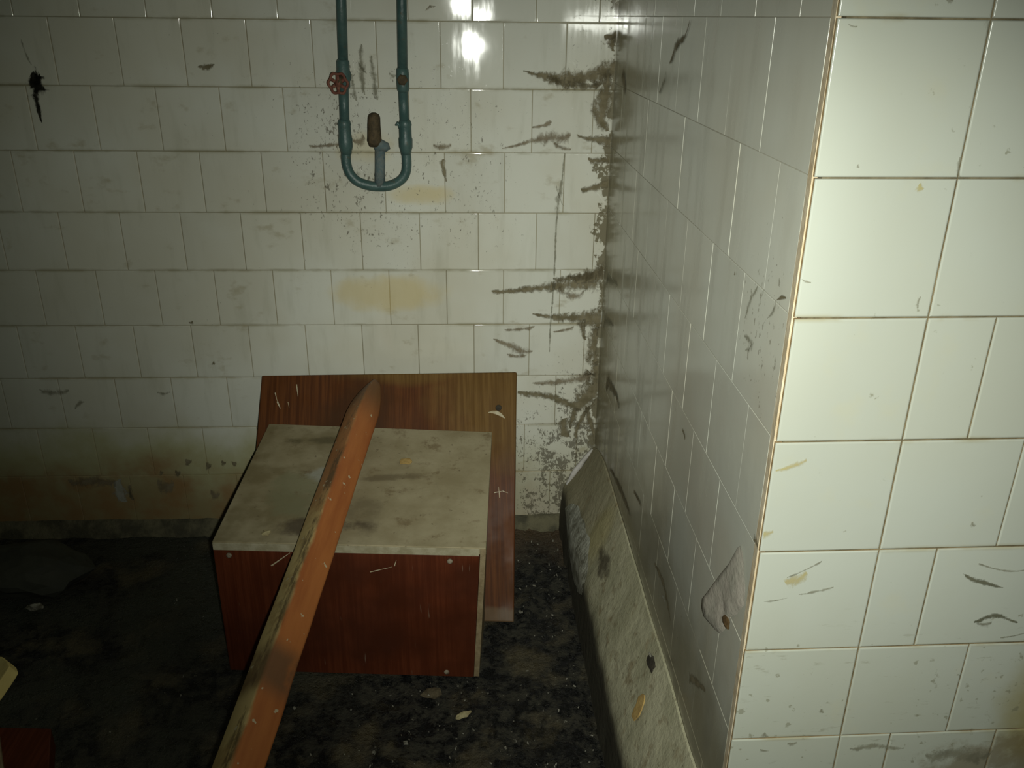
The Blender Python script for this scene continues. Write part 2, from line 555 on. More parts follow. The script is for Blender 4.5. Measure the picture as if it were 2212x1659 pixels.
v, f = boxv(-2.4, 0.62, 0, 0.12, 0, 2.5)
v = [(a, D + YA * a + 0.0022 + b, c) for a, b, c in v]
wall_back = tag(make('wall_back', v, f, M['grout_back']), kind='structure')
PH = {-2: .42, -1: .74, 0: .23, 1: .722, 2: .196, 3: .755, 4: .31, 5: .75, 6: .225, 7: .735, 8: .17, 9: .68}
XL = -1.72
for r in range(-2, 10):
    zc = Z0 - (r - 0.5) * P_TILE
    x = PH[r] * P_TILE - math.ceil((PH[r] * P_TILE - XL) / P_TILE) * P_TILE
    while x < XC:
        x1 = min(x + P_TILE, XC + 0.004)
        sp = None
        if r == 1 and abs(x - (-0.043)) < 0.02: sp = (-0.026, 0.003)
        if r == 0 and abs(x - (-0.119)) < 0.02: sp = (0.017, 0.017)
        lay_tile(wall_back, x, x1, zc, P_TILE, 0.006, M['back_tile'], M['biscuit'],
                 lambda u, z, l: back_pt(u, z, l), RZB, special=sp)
        x += P_TILE

# --- side wall (the return of the pier, running back to the corner)
RZS = -PI / 2 - math.atan(SS)


def side_pt(y, z, out=0.0):
    return Vector((XE + SS * (y - D2) - out, y + out * SS, z))


v, f = boxv(0, 0.30, D2 + 0.021, D + 0.03, 0, 2.5)
v = [(XE + SS * (b - D2) + 0.0005 + a, b, c) for a, b, c in v]
wall_side = tag(make('wall_side', v, f, M['grout_side']), kind='structure')
PY = 0.1607
for r in range(-2, 9):
    zc = Z1 - (r - 0.5) * P_TILE
    y = 1.076 if r % 2 else 0.997
    y0 = D2 + 0.0185
    cuts = [y0] + ([] if y - y0 < 0.03 else [y])
    while y + PY < D - 0.012:
        y += PY
        cuts.append(y)
    cuts.append(D + 0.002)
    for a, b in zip(cuts[:-1], cuts[1:]):
        lay_tile(wall_side, a, b, zc, P_TILE, 0.006, M['side_tile'], M['grout_side'],
                 lambda u, z, l: side_pt(u, z, l), RZS, gap=0.0008, tilt=0.0012, rim=0.22, lift=0.0003)

# --- near face of the pier
v, f = boxv(XE + 0.009, XE + 1.3, D2 + 0.0022, D2 + 0.021, 0, 2.5)
wall_right = tag(make('wall_right', v, f, M['grout_near']), kind='structure')
for r in range(-2, 10):
    zc = Z1 - (r - 0.5) * P_TILE
    x = XE
    cols = [0, 1.0] + ([1.52] if r in (3, 5, 7, 0, -2) else [1.99])
    if r == 4: cols[1] = 1.0
    if r == 5: cols[2] = 1.492
    if r == 7: cols[2] = 1.474
    while cols[-1] < 7: cols.append(cols[-1] + 1)
    for a, b in zip(cols[:-1], cols[1:]):
        jit = random.uniform(-0.0012, 0.0012) if a == 0 else 0
        lay_tile(wall_right, XE + a * P_TILE + jit, XE + b * P_TILE, zc, P_TILE, 0.0055, M['near_tile'], M['edge_brown'],
                 lambda u, z, l: Vector((u, D2 - l, z)), 0.0, gap=0.0017, tilt=0.002, rim=0.6)
# the mortar seam where the two tiled faces of the pier meet
pts = [(XE - 0.0007 + 0.0008 * noise.noise(Vector((0, 0, z * 9))), D2 + 0.0125, z) for z in [i * 0.02 for i in range(0, 126)]]
vv, ff = [], []
for i, (a, b, c) in enumerate(pts):
    vv += [(a, D2 + 0.0055, c), (a + 0.001, D2 + 0.0200, c), (a + 0.006, D2 + 0.0200, c), (a + 0.006, D2 + 0.0055, c)]
    if i:
        k = i * 4
        ff += [(k - 4, k - 3, k + 1, k), (k - 3, k - 2, k + 2, k + 1), (k - 2, k - 1, k + 3, k + 2), (k - 1, k - 4, k, k + 3)]
make('mortar_seam', vv, ff, M['biscuit'], wall_right)


# ------------------------------------------------------------------ smears on the walls
def smear(wall, kind, pts, place, step=0.006):
    pts = [Vector((a, b, w)) for a, b, w in pts]
    path = smooth_path(pts, max(3, int(max((pts[i + 1].xy - pts[i].xy).length for i in range(len(pts) - 1)) / step)))
    verts, faces, uvs = [], [], []
    n = len(path)
    for i, q in enumerate(path):
        t = (path[min(i + 1, n - 1)] - path[max(i - 1, 0)]).xy
        if t.length < 1e-7: t = Vector((1, 0))
        t.normalize()
        nrm = Vector((-t.y, t.x))
        w = max(q.z, 0.0012) * 2.1
        end = min(1.0, min(i, n - 1 - i) / max(2.0, n * 0.12) + 0.25)
        for k in (-1, 0, 1):
            s = q.xy + nrm * w * k
            verts.append(place(s.x, s.y))
            uvs.append((i / n, 0.5 + 0.5 * k * 1.0 if k else 0.5 - 0.5 * (1 - end)))
    for i in range(n - 1):
        a = i * 3
        faces += [(a, a + 1, a + 4, a + 3), (a + 1, a + 2, a + 5, a + 4)]
    me = bpy.data.meshes.new('dirt_smear')
    me.from_pydata(verts, [], faces)
    uv = me.uv_layers.new(name='UVMap')
    for l in me.loops:
        uv.data[l.index].uv = uvs[l.vertex_index]
    me.materials.append(M['g_' + kind])
    o = bpy.data.objects.new('dirt_smear', me)
    COL.objects.link(o)
    o.parent = wall
    return o


BACK_MARKS = [('d', [(0.1598, 1.3035, 0.0023), (0.2173, 1.2932, 0.008), (0.2693, 1.2861, 0.016), (0.3208, 1.2941, 0.0148), (0.4064, 1.3111, 0.0193)]),
  ('d', [(0.2174, 1.29, 0.0034), (0.2871, 1.2732, 0.008), (0.3566, 1.2716, 0.0069)]),
  ('d', [(0.3787, 1.3905, 0.0056), (0.3752, 1.3536, 0.0056)]),
  ('d', [(0.3564, 1.3829, 0.0034), (0.3903, 1.3875, 0.009)]),
  ('d', [(0.3753, 1.3108, 0.0193), (0.369, 1.2564, 0.0195), (0.36, 1.2064, 0.0197), (0.3695, 1.1613, 0.0105)]),
  ('d', [(0.2978, 1.1518, 0.0029), (0.3337, 1.144, 0.0059), (0.3993, 1.1375, 0.0152)]),
  ('d', [(0.3303, 1.0886, 0.0053), (0.402, 1.0924, 0.0083)]),
  ('d', [(0.3157, 1.0117, 0.0042), (0.3516, 1.0214, 0.0066), (0.3993, 1.0347, 0.0095)]),
  ('b', [(0.1097, 1.1175, 0.0018), (0.1861, 1.1374, 0.0053), (0.2272, 1.1457, 0.0141), (0.2828, 1.1437, 0.0105)]),
  ('b', [(0.2395, 1.1297, 0.0047), (0.2839, 1.1139, 0.0059)]),
  ('b', [(0.1855, 1.1692, 0.0023), (0.2344, 1.182, 0.0052)]),
  ('d', [(0.0834, 0.7373, 0.0044), (0.1438, 0.7424, 0.0057), (0.2131, 0.7501, 0.0082), (0.2822, 0.7592, 0.015), (0.4015, 0.7785, 0.0274)]),
  ('d', [(0.2503, 0.7709, 0.0063), (0.3194, 0.7786, 0.0087), (0.3943, 0.7941, 0.0124)]),
  ('b', [(0.2637, 0.7461, 0.0063), (0.3088, 0.7263, 0.0076), (0.3364, 0.7368, 0.0063)]),
  ('d', [(0.1957, 0.6748, 0.0019), (0.2599, 0.6665, 0.007), (0.3241, 0.6649, 0.0153), (0.4044, 0.6566, 0.0306)]),
  ('d', [(0.3308, 0.6595, 0.0064), (0.3425, 0.5981, 0.0051)]),
  ('d', [(0.3769, 0.639, 0.014), (0.3742, 0.5633, 0.0194), (0.3828, 0.5212, 0.0169)]),
  ('b', [(0.0876, 0.602, 0.0019), (0.1328, 0.5854, 0.0064), (0.1589, 0.57, 0.0103), (0.198, 0.5629, 0.0039)]),
  ('b', [(0.1267, 0.5535, 0.0045), (0.1826, 0.5518, 0.0045)]),
  ('b', [(0.1196, 0.6278, 0.0026), (0.2029, 0.6356, 0.0051)]),
  ('b', [(0.2548, 0.6218, 0.0019), (0.3124, 0.6352, 0.0051)]),
  ('d', [(0.1582, 0.437, 0.0046), (0.2206, 0.4336, 0.0086), (0.2743, 0.4186, 0.0093), (0.3286, 0.3977, 0.0133), (0.3671, 0.4354, 0.029), (0.4138, 0.4854, 0.0393), (0.4017, 0.538, 0.0169)]),
  ('d', [(0.3288, 0.3918, 0.008), (0.3085, 0.3252, 0.0054)]),
  ('d', [(0.3557, 0.3916, 0.008), (0.3822, 0.3169, 0.0054), (0.4098, 0.2588, 0.0095)]),
  ('d', [(0.3752, 0.4061, 0.0053), (0.3439, 0.3547, 0.0053), (0.326, 0.2948, 0.0054)]),
  ('d', [(0.2858, 0.3553, 0.0134), (0.3014, 0.2951, 0.0108)]),
  ('b', [(0.2, 0.4655, 0.0039), (0.3055, 0.4762, 0.0092), (0.3711, 0.49, 0.0131)]),
  ('c', [(0.2674, 1.1091, 0.0029), (0.2659, 1.0507, 0.0024), (0.2582, 0.9911, 0.0072), (0.2549, 0.9425, 0.003), (0.2532, 0.8806, 0.0025), (0.2526, 0.7787, 0.0025), (0.2473, 0.6598, 0.0025), (0.2435, 0.564, 0.0026)]),
  ('c', [(0.2486, 1.027, 0.0018), (0.2686, 0.973, 0.0024)]),
  ('b', [(-0.0654, 1.1212, 0.0047), (-0.0197, 1.1214, 0.0071)]),
  ('d', [(-0.0461, 1.0902, 0.0047), (-0.0395, 1.0659, 0.0048), (-0.0353, 1.0354, 0.0018)]),
  ('b', [(-0.053, 1.4505, 0.0017), (-0.0917, 1.444, 0.0067), (-0.1194, 1.4396, 0.0089)]),
  ('b', [(-0.3772, 1.1206, 0.003), (-0.34, 1.1231, 0.0035), (-0.2875, 1.1279, 0.0053)]),
  ('b', [(-0.261, 1.1258, 0.0094), (-0.2346, 1.1407, 0.0106)]),
  ('d', [(-0.6292, 1.3049, 0.0023), (-0.6089, 1.3082, 0.0057), (-0.5886, 1.3116, 0.0023)]),
  ('k', [(-1.0364, 1.2749, 0.015), (-1.0205, 1.2665, 0.0266), (-1.0021, 1.2709, 0.0173)]),
  ('k', [(-1.0261, 1.2824, 0.0173), (-1.0259, 1.2505, 0.0197)]),
  ('k', [(-1.0271, 1.2559, 0.0081), (-1.0269, 1.2183, 0.0052), (-1.0255, 1.1748, 0.0012)]),
  ('c', [(-1.0373, 1.3653, 0.0023), (-1.0252, 1.3086, 0.0029)]),
  ('c', [(-0.2358, 1.3632, 0.0034), (-0.2357, 1.3053, 0.008), (-0.2334, 1.2461, 0.0029)]),
  ('c', [(-0.2127, 1.3373, 0.0028), (-0.2064, 1.2842, 0.0069), (-0.2044, 1.2343, 0.0046)]),
  ('c', [(-0.2634, 1.2944, 0.0029), (-0.2574, 1.2622, 0.0046), (-0.2558, 1.2317, 0.0046)]),
  ('c', [(-0.2469, 1.3264, 0.0017), (-0.2262, 1.2947, 0.0029)]),
  ('c', [(-0.17, 1.2898, 0.008), (-0.1532, 1.2868, 0.0057)]),
  ('d', [(-0.5948, 0.2093, 0.0069), (-0.6111, 0.2446, 0.0027)]),
  ('d', [(-0.8055, 0.2272, 0.0069), (-0.7874, 0.2239, 0.0069)]),
  ('d', [(-0.7479, 0.2112, 0.0096), (-0.7337, 0.208, 0.0069)]),
  ('d', [(-0.7026, 0.2229, 0.0055), (-0.6897, 0.2197, 0.0055)]),
  ('d', [(-0.6714, 0.2164, 0.0069), (-0.6579, 0.2177, 0.0055)]),
  ('d', [(-0.8834, 0.1915, 0.0055), (-0.8746, 0.1883, 0.0055)]),
  ('d', [(-0.8397, 0.1909, 0.0069), (-0.8242, 0.1876, 0.0055)]),
  ('d', [(-0.7336, 0.65, 0.0051), (-0.7253, 0.6566, 0.0038)]),
  ('d', [(-0.6905, 0.5375, 0.0052), (-0.685, 0.5305, 0.0033)]),
  ('c', [(-1.1742, 0.4545, 0.0053), (-1.131, 0.4499, 0.008), (-1.0926, 0.4524, 0.0053)]),
  ('c', [(-0.8528, 0.4449, 0.004), (-0.8171, 0.4446, 0.0053)]),
  ('c', [(-1.0596, 0.4253, 0.004), (-1.0889, 0.4041, 0.0053)]),
  ('b', [(-1.147, 0.1595, 0.0097), (-1.073, 0.1662, 0.0139), (-1.014, 0.1624, 0.0069)]),
  ('b', [(-0.8964, 0.1483, 0.0139), (-0.8508, 0.1399, 0.0181)]),
  ('b', [(-0.7465, 0.1149, 0.0112), (-0.7199, 0.1114, 0.0098)]),
  ('d', [(-0.9784, 0.1526, 0.0035), (-0.977, 0.1025, 0.0042)]),
  ('w', [(-1.0123, 0.1731, 0.0125), (-1.0052, 0.1186, 0.0154), (-1.001, 0.095, 0.007)])]
SIDE_MARKS = [('d', [(1.4989, 1.4259, 0.0011), (1.5285, 1.4008, 0.0038), (1.5853, 1.3847, 0.0063), (1.6256, 1.3526, 0.0033)]),
  ('b', [(1.6492, 1.3317, 0.0083), (1.6981, 1.2956, 0.0069)]),
  ('d', [(2.1379, 1.312, 0.013), (2.0777, 1.2752, 0.0106)]),
  ('b', [(1.0151, 1.1233, 0.0017), (1.0395, 1.0976, 0.0041), (1.0485, 1.0695, 0.0024)]),
  ('b', [(1.0453, 1.0514, 0.003), (1.0133, 1.0473, 0.0058), (1.0327, 1.0303, 0.0024)]),
  ('d', [(0.9472, 1.1297, 0.0016), (0.9197, 1.1411, 0.0021)]),
  ('c', [(0.9461, 1.1187, 0.0037), (0.9681, 1.0969, 0.0016)]),
  ('d', [(1.1136, 1.1146, 0.0018), (1.1159, 1.1094, 0.0019)]),
  ('d', [(1.3035, 0.7874, 0.0023), (1.2776, 0.7827, 0.0038)]),
  ('d', [(0.9137, 0.824, 0.0035), (0.8952, 0.8258, 0.004)]),
  ('d', [(2.1107, 0.5377, 0.0209), (1.9598, 0.5634, 0.008), (1.8975, 0.5538, 0.0034)]),
  ('b', [(2.2062, 0.7916, 0.0159), (2.0242, 0.83, 0.0067)]),
  ('b', [(2.2058, 0.6749, 0.0187), (2.055, 0.7139, 0.0058)]),
  ('d', [(1.4098, 0.441, 0.0027), (1.3241, 0.4486, 0.006), (1.2534, 0.4244, 0.0025)]),
  ('d', [(1.1088, 0.4234, 0.0068), (1.0221, 0.4756, 0.0028)]),
  ('d', [(1.9717, 0.3467, 0.0048), (1.8151, 0.3746, 0.0078), (1.6747, 0.3891, 0.0052)]),
  ('d', [(1.6541, 0.4616, 0.0031), (1.5738, 0.4743, 0.0039)]),
  ('w', [(1.3276, 0.4249, 0.0022), (1.3032, 0.4274, 0.0026)]),
  ('w', [(0.9348, 0.4915, 0.0016), (0.9275, 0.4857, 0.002)])]
NEAR_MARKS = [('k', [(0.6387, 0.7764, 0.0014), (0.6576, 0.7665, 0.0029), (0.681, 0.7593, 0.0029), (0.698, 0.753, 0.0015)]),
  ('k', [(0.6734, 0.6974, 0.003), (0.6869, 0.7075, 0.0035), (0.7057, 0.7084, 0.0035), (0.7311, 0.6954, 0.0021)]),
  ('d', [(0.6773, 0.6943, 0.0024), (0.6962, 0.6951, 0.0036)]),
  ('d', [(0.6562, 0.7916, 0.0011), (0.6945, 0.7805, 0.0014), (0.7206, 0.7797, 0.0014)]),
  ('d', [(0.7146, 0.6716, 0.0009), (0.7463, 0.6781, 0.0015)]),
  ('d', [(0.4278, 0.7507, 0.0012), (0.4483, 0.7558, 0.002), (0.4718, 0.7608, 0.0017)]),
  ('d', [(0.3836, 0.7413, 0.0012), (0.4133, 0.7461, 0.0015)]),
  ('d', [(0.4089, 0.7777, 0.0012), (0.4504, 0.801, 0.0014)]),
  ('y', [(0.374, 0.9308, 0.0022), (0.3948, 0.9398, 0.0027), (0.4095, 0.9438, 0.0038)]),
  ('y', [(0.365, 0.841, 0.0051), (0.3821, 0.8446, 0.0039)]),
  ('y', [(0.4106, 0.7656, 0.0075), (0.4352, 0.7825, 0.0052)]),
  ('d', [(0.52, 1.435, 0.0035), (0.5206, 1.4245, 0.0035), (0.5199, 1.4152, 0.0013)]),
  ('d', [(0.518, 1.2999, 0.0014), (0.5208, 1.2785, 0.0024)]),
  ('d', [(0.5063, 1.1495, 0.001), (0.5053, 1.1361, 0.002)]),
  ('d', [(0.6318, 0.853, 0.0022), (0.6373, 0.8475, 0.0028)]),
  ('d', [(0.4849, 0.5581, 0.0025), (0.4892, 0.5513, 0.0025)]),
  ('d', [(0.3786, 1.4251, 0.0013), (0.3882, 1.4231, 0.0007)]),
  ('d', [(0.41, 1.2911, 0.0023), (0.4124, 1.2883, 0.0019)]),
  ('d', [(0.473, 1.4469, 0.0017), (0.4797, 1.4482, 0.0017)]),
  ('d', [(0.4096, 0.4874, 0.0019), (0.4231, 0.4851, 0.0013)]),
  ('d', [(0.4481, 0.4959, 0.0025), (0.4612, 0.497, 0.0032)]),
  ('d', [(0.5403, 0.4811, 0.0032), (0.576, 0.488, 0.0045), (0.6181, 0.479, 0.0032)]),
  ('d', [(0.6563, 0.4578, 0.0096), (0.6949, 0.4691, 0.0109), (0.7465, 0.4533, 0.0129)]),
  ('d', [(0.3699, 1.1688, 0.001), (0.3808, 1.1651, 0.001)]),
  ('y', [(0.4794, 1.2703, 0.0033), (0.4854, 1.2655, 0.0024)]),
  ('d', [(0.4107, 0.5198, 0.0019), (0.4145, 0.5111, 0.0044)])]
for kind, pts in BACK_MARKS:
    smear(wall_back, kind, pts, lambda a, b: back_pt(min(a, XC - 0.002), b, 0.0011))
for kind, pts in SIDE_MARKS:
    smear(wall_side, 'c' if kind == 'b' else kind, pts, lambda a, b: side_pt(min(a, D - 0.006), b, 0.0011))
for kind, pts in NEAR_MARKS:
    smear(wall_right, {'k': 'n', 'd': 'c'}.get(kind, kind), pts, lambda a, b: Vector((max(a, XE + 0.001), D2 - 0.0012, b)))


# ------------------------------------------------------------------ floor
def mat_floor():
    g = NT('black_sludge_floor')
    p = g.pos()
    x, y, z = g.xyz(p)
    n1 = g.noise(p, 7, 5, 0.6)
    n2 = g.noise(p, 38, 4, 0.65)
    col = g.mix(g.ramp(n2, 0.42, 0.64), (0.0065, 0.007, 0.0065), (0.058, 0.054, 0.036))
    col = g.mix(g.ramp(n1, 0.50, 0.66, 0, 0.85), col, (0.135, 0.112, 0.062))
    col = g.mix(g.math('MULTIPLY', g.ramp(x, -0.15, -0.55), g.ramp(g.noise(p, 3.3, 4), 0.40, 0.62)), col, (0.062, 0.066, 0.045))
    col = g.mix(g.math('MULTIPLY', g.ramp(g.math('ADD', y, g.math('MULTIPLY', n1, 0.4)), 2.2, 2.45), g.ramp(x, 0.0, 0.2)), col, (0.14, 0.095, 0.052))
    sp = g.noise(p, 130, 2, 0.6)
    col = g.mix(g.ramp(sp, 0.69, 0.75, 0, 0.8), col, (0.20, 0.19, 0.14))
    bmp = g.bump(g.noise(p, 75, 5, 0.72), 1.0, 0.016)
    rough = g.ramp(n2, 0.40, 0.60, 0.22, 0.85)
    return g.done(col, rough, bmp, 0.5)


M['floor'] = mat_floor()
NX, NY = 210, 190
fx0, fx1, fy0, fy1 = -2.4, 0.40, -0.6, 2.30
vv, ff = [], []
for j in range(NY + 1):
    for i in range(NX + 1):
        x = fx0 + (fx1 - fx0) * i / NX
        y = fy0 + (fy1 - fy0) * j / NY
        q = Vector((x, y, 0))
        h = 0.010 * noise.noise(q * 9) + 0.014 * abs(noise.noise(q * 21 + Vector((5, 2, 1)))) + 0.008 * noise.noise(q * 47)
        k = max(0.0, min(1.0, (x + 0.9) / 0.9))
        h *= 0.35 + 0.65 * k
        vv.append((x, y, h - 0.013))
for j in range(NY):
    for i in range(NX):
        a = j * (NX + 1) + i
        ff.append((a, a + 1, a + NX + 2, a + NX + 1))
floor = tag(make('floor', vv, ff, M['floor'], smooth=True), kind='structure')
v, f = boxv(0.40, 1.75, -0.6, D2, -0.03, 0.0)
make('floor_apron', v, f, M['floor'], floor)

# mortar fillet along the foot of the back wall
vv, ff = [], []
NB = 200
for i in range(NB + 1):
    x = -2.4 + 2.72 * i / NB
    n1 = noise.noise(Vector((x * 8, 1, 0)))
    n2 = noise.noise(Vector((x * 23, 4, 0)))
    top = TILE_BOTTOM + 0.006 + 0.006 * n1 + 0.003 * n2
    out = 0.014 + 0.007 * n2 + 0.006 * n1
    yb = D + YA * x
    for dy, z in ((0.02, top), (-0.004, top), (-out * 0.7, top * 0.55), (-out - 0.006, 0.012 + 0.006 * n2), (-out - 0.012, -0.02)):
        vv.append((x, yb + dy, z))
    if i:
        k = i * 5
        for j in range(4):
            ff.append((k - 5 + j, k - 4 + j, k + 1 + j, k + j))
tag(make('baseboard_back', vv, ff, M['mortar'], smooth=True), kind='structure')

# pale and dark crumbs strewn over the sludge: too small and too many to count
bm = bmesh.new()
for i in range(620):
    x = random.uniform(-1.5, 0.29); y = random.uniform(0.9, 2.2)
    if random.random() < 0.55:
        x = random.uniform(-0.2, 0.29)
    if (-0.60 < x < 0.14 and 1.58 < y < 2.3) or x < -0.80 or (x > 0.275 and y > 0.8):
        continue
    s = random.uniform(0.001, 0.0034) * (1.7 if random.random() < 0.06 else 1)
    mt = Matrix.Translation((x, y, 0.002 + 0.003 * random.random())) @ Euler((random.random() * 6, random.random() * 6, random.random() * 6)).to_matrix().to_4x4()
    r = bmesh.ops.create_cube(bm, size=1.0, matrix=mt @ Matrix.Diagonal((s * random.uniform(1, 2.4), s, s * 0.5, 1)))
    for vx in r['verts']:
        vx.co += Vector((random.uniform(-s, s), random.uniform(-s, s), 0)) * 0.3
me = bpy.data.meshes.new('floor_crumbs')
bm.to_mesh(me); bm.free()
me.materials.append(M['debris'])
crumbs = bpy.data.objects.new('floor_crumbs', me)
COL.objects.link(crumbs)
tag(crumbs, 'tiny pale crumbs scattered over the black floor', 'debris', kind='stuff')

# ------------------------------------------------------------------ sloped concrete ledge along the side wall
def mat_ledge():
    g = NT('dusty_concrete_ledge')
    p = g.pos()
    x, y, z = g.xyz(p)
    n1 = g.noise(p, 9, 5, 0.6)
    col = g.mix(g.ramp(n1, 0.35, 0.66), (0.40, 0.385, 0.255), (0.49, 0.47, 0.325))
    col = g.mix(g.ramp(g.noise(p, 26, 4), 0.54, 0.72, 0, 0.7), col, (0.22, 0.165, 0.085))
    # browner towards the wall end, black stain on it, darker vertical side
    col = g.mix(g.ramp(g.math('ADD', y, g.math('MULTIPLY', n1, 0.3)), 1.75, 2.2, 0, 0.6), col, (0.24, 0.20, 0.12))
    col = g.mix(g.ramp(g.noise(p, 80, 4, 0.7), 0.58, 0.72, 0, 0.6), col, (0.17, 0.14, 0.08))
    col = g.mix(g.math('MULTIPLY', g.blob(y, z, 1.83, 0.24, 0.08, 0.09), 0.5), col, (0.36, 0.31, 0.13))
    nz = g.math('MULTIPLY', g.math('SUBTRACT', g.noise(p, 30, 4), 0.5), 2.4)
    col = g.mix(g.math('MULTIPLY', g.blob(y, z, 1.72, 0.225, 0.07, 0.03, nz), 0.8), col, (0.055, 0.042, 0.024))
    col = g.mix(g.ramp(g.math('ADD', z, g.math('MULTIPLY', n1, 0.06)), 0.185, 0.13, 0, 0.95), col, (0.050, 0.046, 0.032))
    bmp = g.bump(g.noise(p, 34, 5, 0.65), 0.55, 0.008)
    return g.done(col, 0.88, bmp, 0.25)


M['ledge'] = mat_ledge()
led = root('concrete_ledge', (0.335, 1.5, 0.0), 'grey sloping concrete ledge along the foot of the grey tiled side wall', 'ledge')
vv, ff = [], []
NL = 90
for i in range(NL + 1):
    y = D2 - 0.02 + (2.247 - D2 + 0.02) * i / NL
    xw = XE + SS * (y - D2)
    q = Vector((0, y * 6, 0))
    e = max(0.0, (y - 1.98) / 0.267)              # the far end sags
    zt = 0.318 + 0.010 * noise.noise(q) - 0.055 * e * e
    zl = 0.150 + 0.007 * noise.noise(q * 1.3 + Vector((3, 0, 0))) + 0.004 * noise.noise(q * 5) - 0.012 * e
    xl = 0.300 + 0.004 * noise.noise(q * 2 + Vector((7, 0, 0)))
    xb = 0.291 + 0.006 * noise.noise(q * 3)
    xr = xw - 0.004
    prof = [(xw - 0.0005, zt + 0.002), (xr, zt)]
    for t in (0.25, 0.5, 0.75, 0.93):
        nn = 0.004 * noise.noise(Vector((t * 3, y * 14, 2)))
        prof.append((xr + (xl - xr) * t - nn, zt + (zl - zt) * t - 0.012 * math.sin(PI * t) * e + nn))
    prof += [(xl - 0.002, zl - 0.012), (xl - 0.006, zl - 0.06), (xb, 0.03), (xb - 0.004, -0.02), (xw - 0.0005, -0.02)]
    for a, b in prof:
        vv.append((a, y, b))
    if i:
        k = i * len(prof); L = len(prof)
        for j in range(L):
            j2 = (j + 1) % L
            ff.append((k - L + j, k - L + j2, k + j2, k + j))
L = 11
ff.append(tuple(range(L))); ff.append(tuple(range(NL * L + L - 1, NL * L - 1, -1)))
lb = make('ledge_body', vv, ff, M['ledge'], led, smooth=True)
lb.data.set_sharp_from_angle(angle=0.55)


def ledge_pt(y, t, out=0.004):
    """t = 0 at the wall, 1 at the front lip"""
    xw = XE + SS * (y - D2) - 0.004
    e = max(0.0, (y - 1.98) / 0.267)
    zt = 0.318 - 0.055 * e * e; zl = 0.150 - 0.012 * e
    n_ = Vector((-(zt - zl), 0, 0.07)).normalized()
    return Vector((xw + (0.300 - xw) * t, y, zt + (zl - zt) * t)) + n_ * out


# lime that has run down the ledge's vertical side
vv, ff = [], []
NPL = 26
for i in range(NPL + 1):
    y = 1.74 + 0.36 * i / NPL
    k = math.sin(PI * min(1, max(0, i / NPL))) ** 0.6
    zt = 0.158 + 0.014 * noise.noise(Vector((y * 16, 3, 1))) + 0.050 * k
    zb = 0.135 - 0.085 * k + 0.02 * noise.noise(Vector((y * 30, 8, 1)))
    for t in (0, 0.35, 0.7, 1):
        z = zt + (zb - zt) * t
        x = 0.2915 if z < 0.148 else 0.2915 + (z - 0.148) * 0.46
        vv.append((x - 0.003 * math.sin(PI * t) - 0.0012, y, z))
    if i:
        a = i * 4
        for j in range(3): ff.append((a - 4 + j, a - 3 + j, a + 1 + j, a + j))
o = make('plaster_patch', vv, ff, M['lime'], led, smooth=True)
o['label'] = 'whitish lime run on the side of the ledge'
# lime rim at the back wall, its highlight put into the pale colour
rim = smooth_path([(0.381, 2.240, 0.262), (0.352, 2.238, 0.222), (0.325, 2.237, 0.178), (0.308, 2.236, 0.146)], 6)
o = tube('lime_rim_highlight', rim, [0.004 + 0.004 * math.sin(PI * min(1, i / (len(rim) - 1))) for i in range(len(rim))], M['lime_highlight'], led, 8, wob=0.3)
o['label'] = 'pale lime rim with painted highlight at the far end of the ledge'
# hole in the ledge with a pale bit in it
hp = ledge_pt(1.295, 0.16, 0.002)
o = chunk('hole', hp, (0.010, 0.022, 0.003), M['hole'], led, 5, 2, 0.5)
o.rotation_euler = (0, -1.0, 0)
o = chunk('pale_speck', ledge_pt(1.31, 0.14, 0.005), (0.003, 0.008, 0.003), M['debris'], led, 8, 1, 0.4)

c = ledge_pt(1.243, 0.57, 0.0045)
# ochre paint flake lying on the ledge
cp = [(1.266, .50), (1.259, .42), (1.252, .40), (1.241, .43), (1.235, .50), (1.231, .58), (1.236, .68), (1.252, .70), (1.258, .62), (1.260, .56)]
top = [ledge_pt(a, b, 0.0065) for a, b in cp]; bot = [ledge_pt(a, b, 0.004) for a, b in cp]
n = len(cp)
fl_ = make('paint_flake', top + bot, [tuple(range(n)), tuple(range(2 * n - 1, n - 1, -1))] + [(i, (i + 1) % n, n + (i + 1) % n, n + i) for i in range(n)], M['ochre_chip'], origin=c)
tag(fl_, 'yellow-ochre paint flake lying on the sloping concrete ledge', 'flake')

# ------------------------------------------------------------------ dried cement splat on the side wall, near the pier edge
sp = [(0.962, 0.775), (0.985, 0.735), (1.012, 0.70), (1.040, 0.660), (1.062, 0.628), (1.078, 0.604), (1.074, 0.588), (1.052, 0.585), (1.028, 0.594), (1.005, 0.603),
      (0.984, 0.614), (0.970, 0.632), (0.960, 0.655), (0.952, 0.670), (0.940, 0.680), (0.928, 0.694), (0.916, 0.712), (0.909, 0.722), (0.914, 0.745), (0.926, 0.765), (0.940, 0.782), (0.952, 0.785)]
cy = sum(a for a, b in sp) / len(sp); cz = sum(b for a, b in sp) / len(sp)
vv, ff = [], []
NR = 6
n = len(sp)
for r in range(NR + 1):
    t = 1 - r / NR
    for a, b in sp:
        y = cy + (a - cy) * t; z = cz + (b - cz) * t
        lo = max(0.0, (y - 0.95) / 0.13) * max(0, (0.70 - z) / 0.12)
        hgt = (0.0016 if r == 0 else 0.005 + 0.004 * noise.noise(Vector((y * 34, z * 34, 1))) + 0.008 * lo)
        if r == 1: hgt *= 0.9
        vv.append(side_pt(y, z, hgt + 0.001))
for r in range(NR):
    for k in range(n):
        k2 = (k + 1) % n
        ff.append((r * n + k, r * n + k2, (r + 1) * n + k2, (r + 1) * n + k))
splat = root('cement_splat', side_pt(cy, cz, 0.0), 'pinkish-grey dried cement splat on side wall beside the pier edge', 'splat')
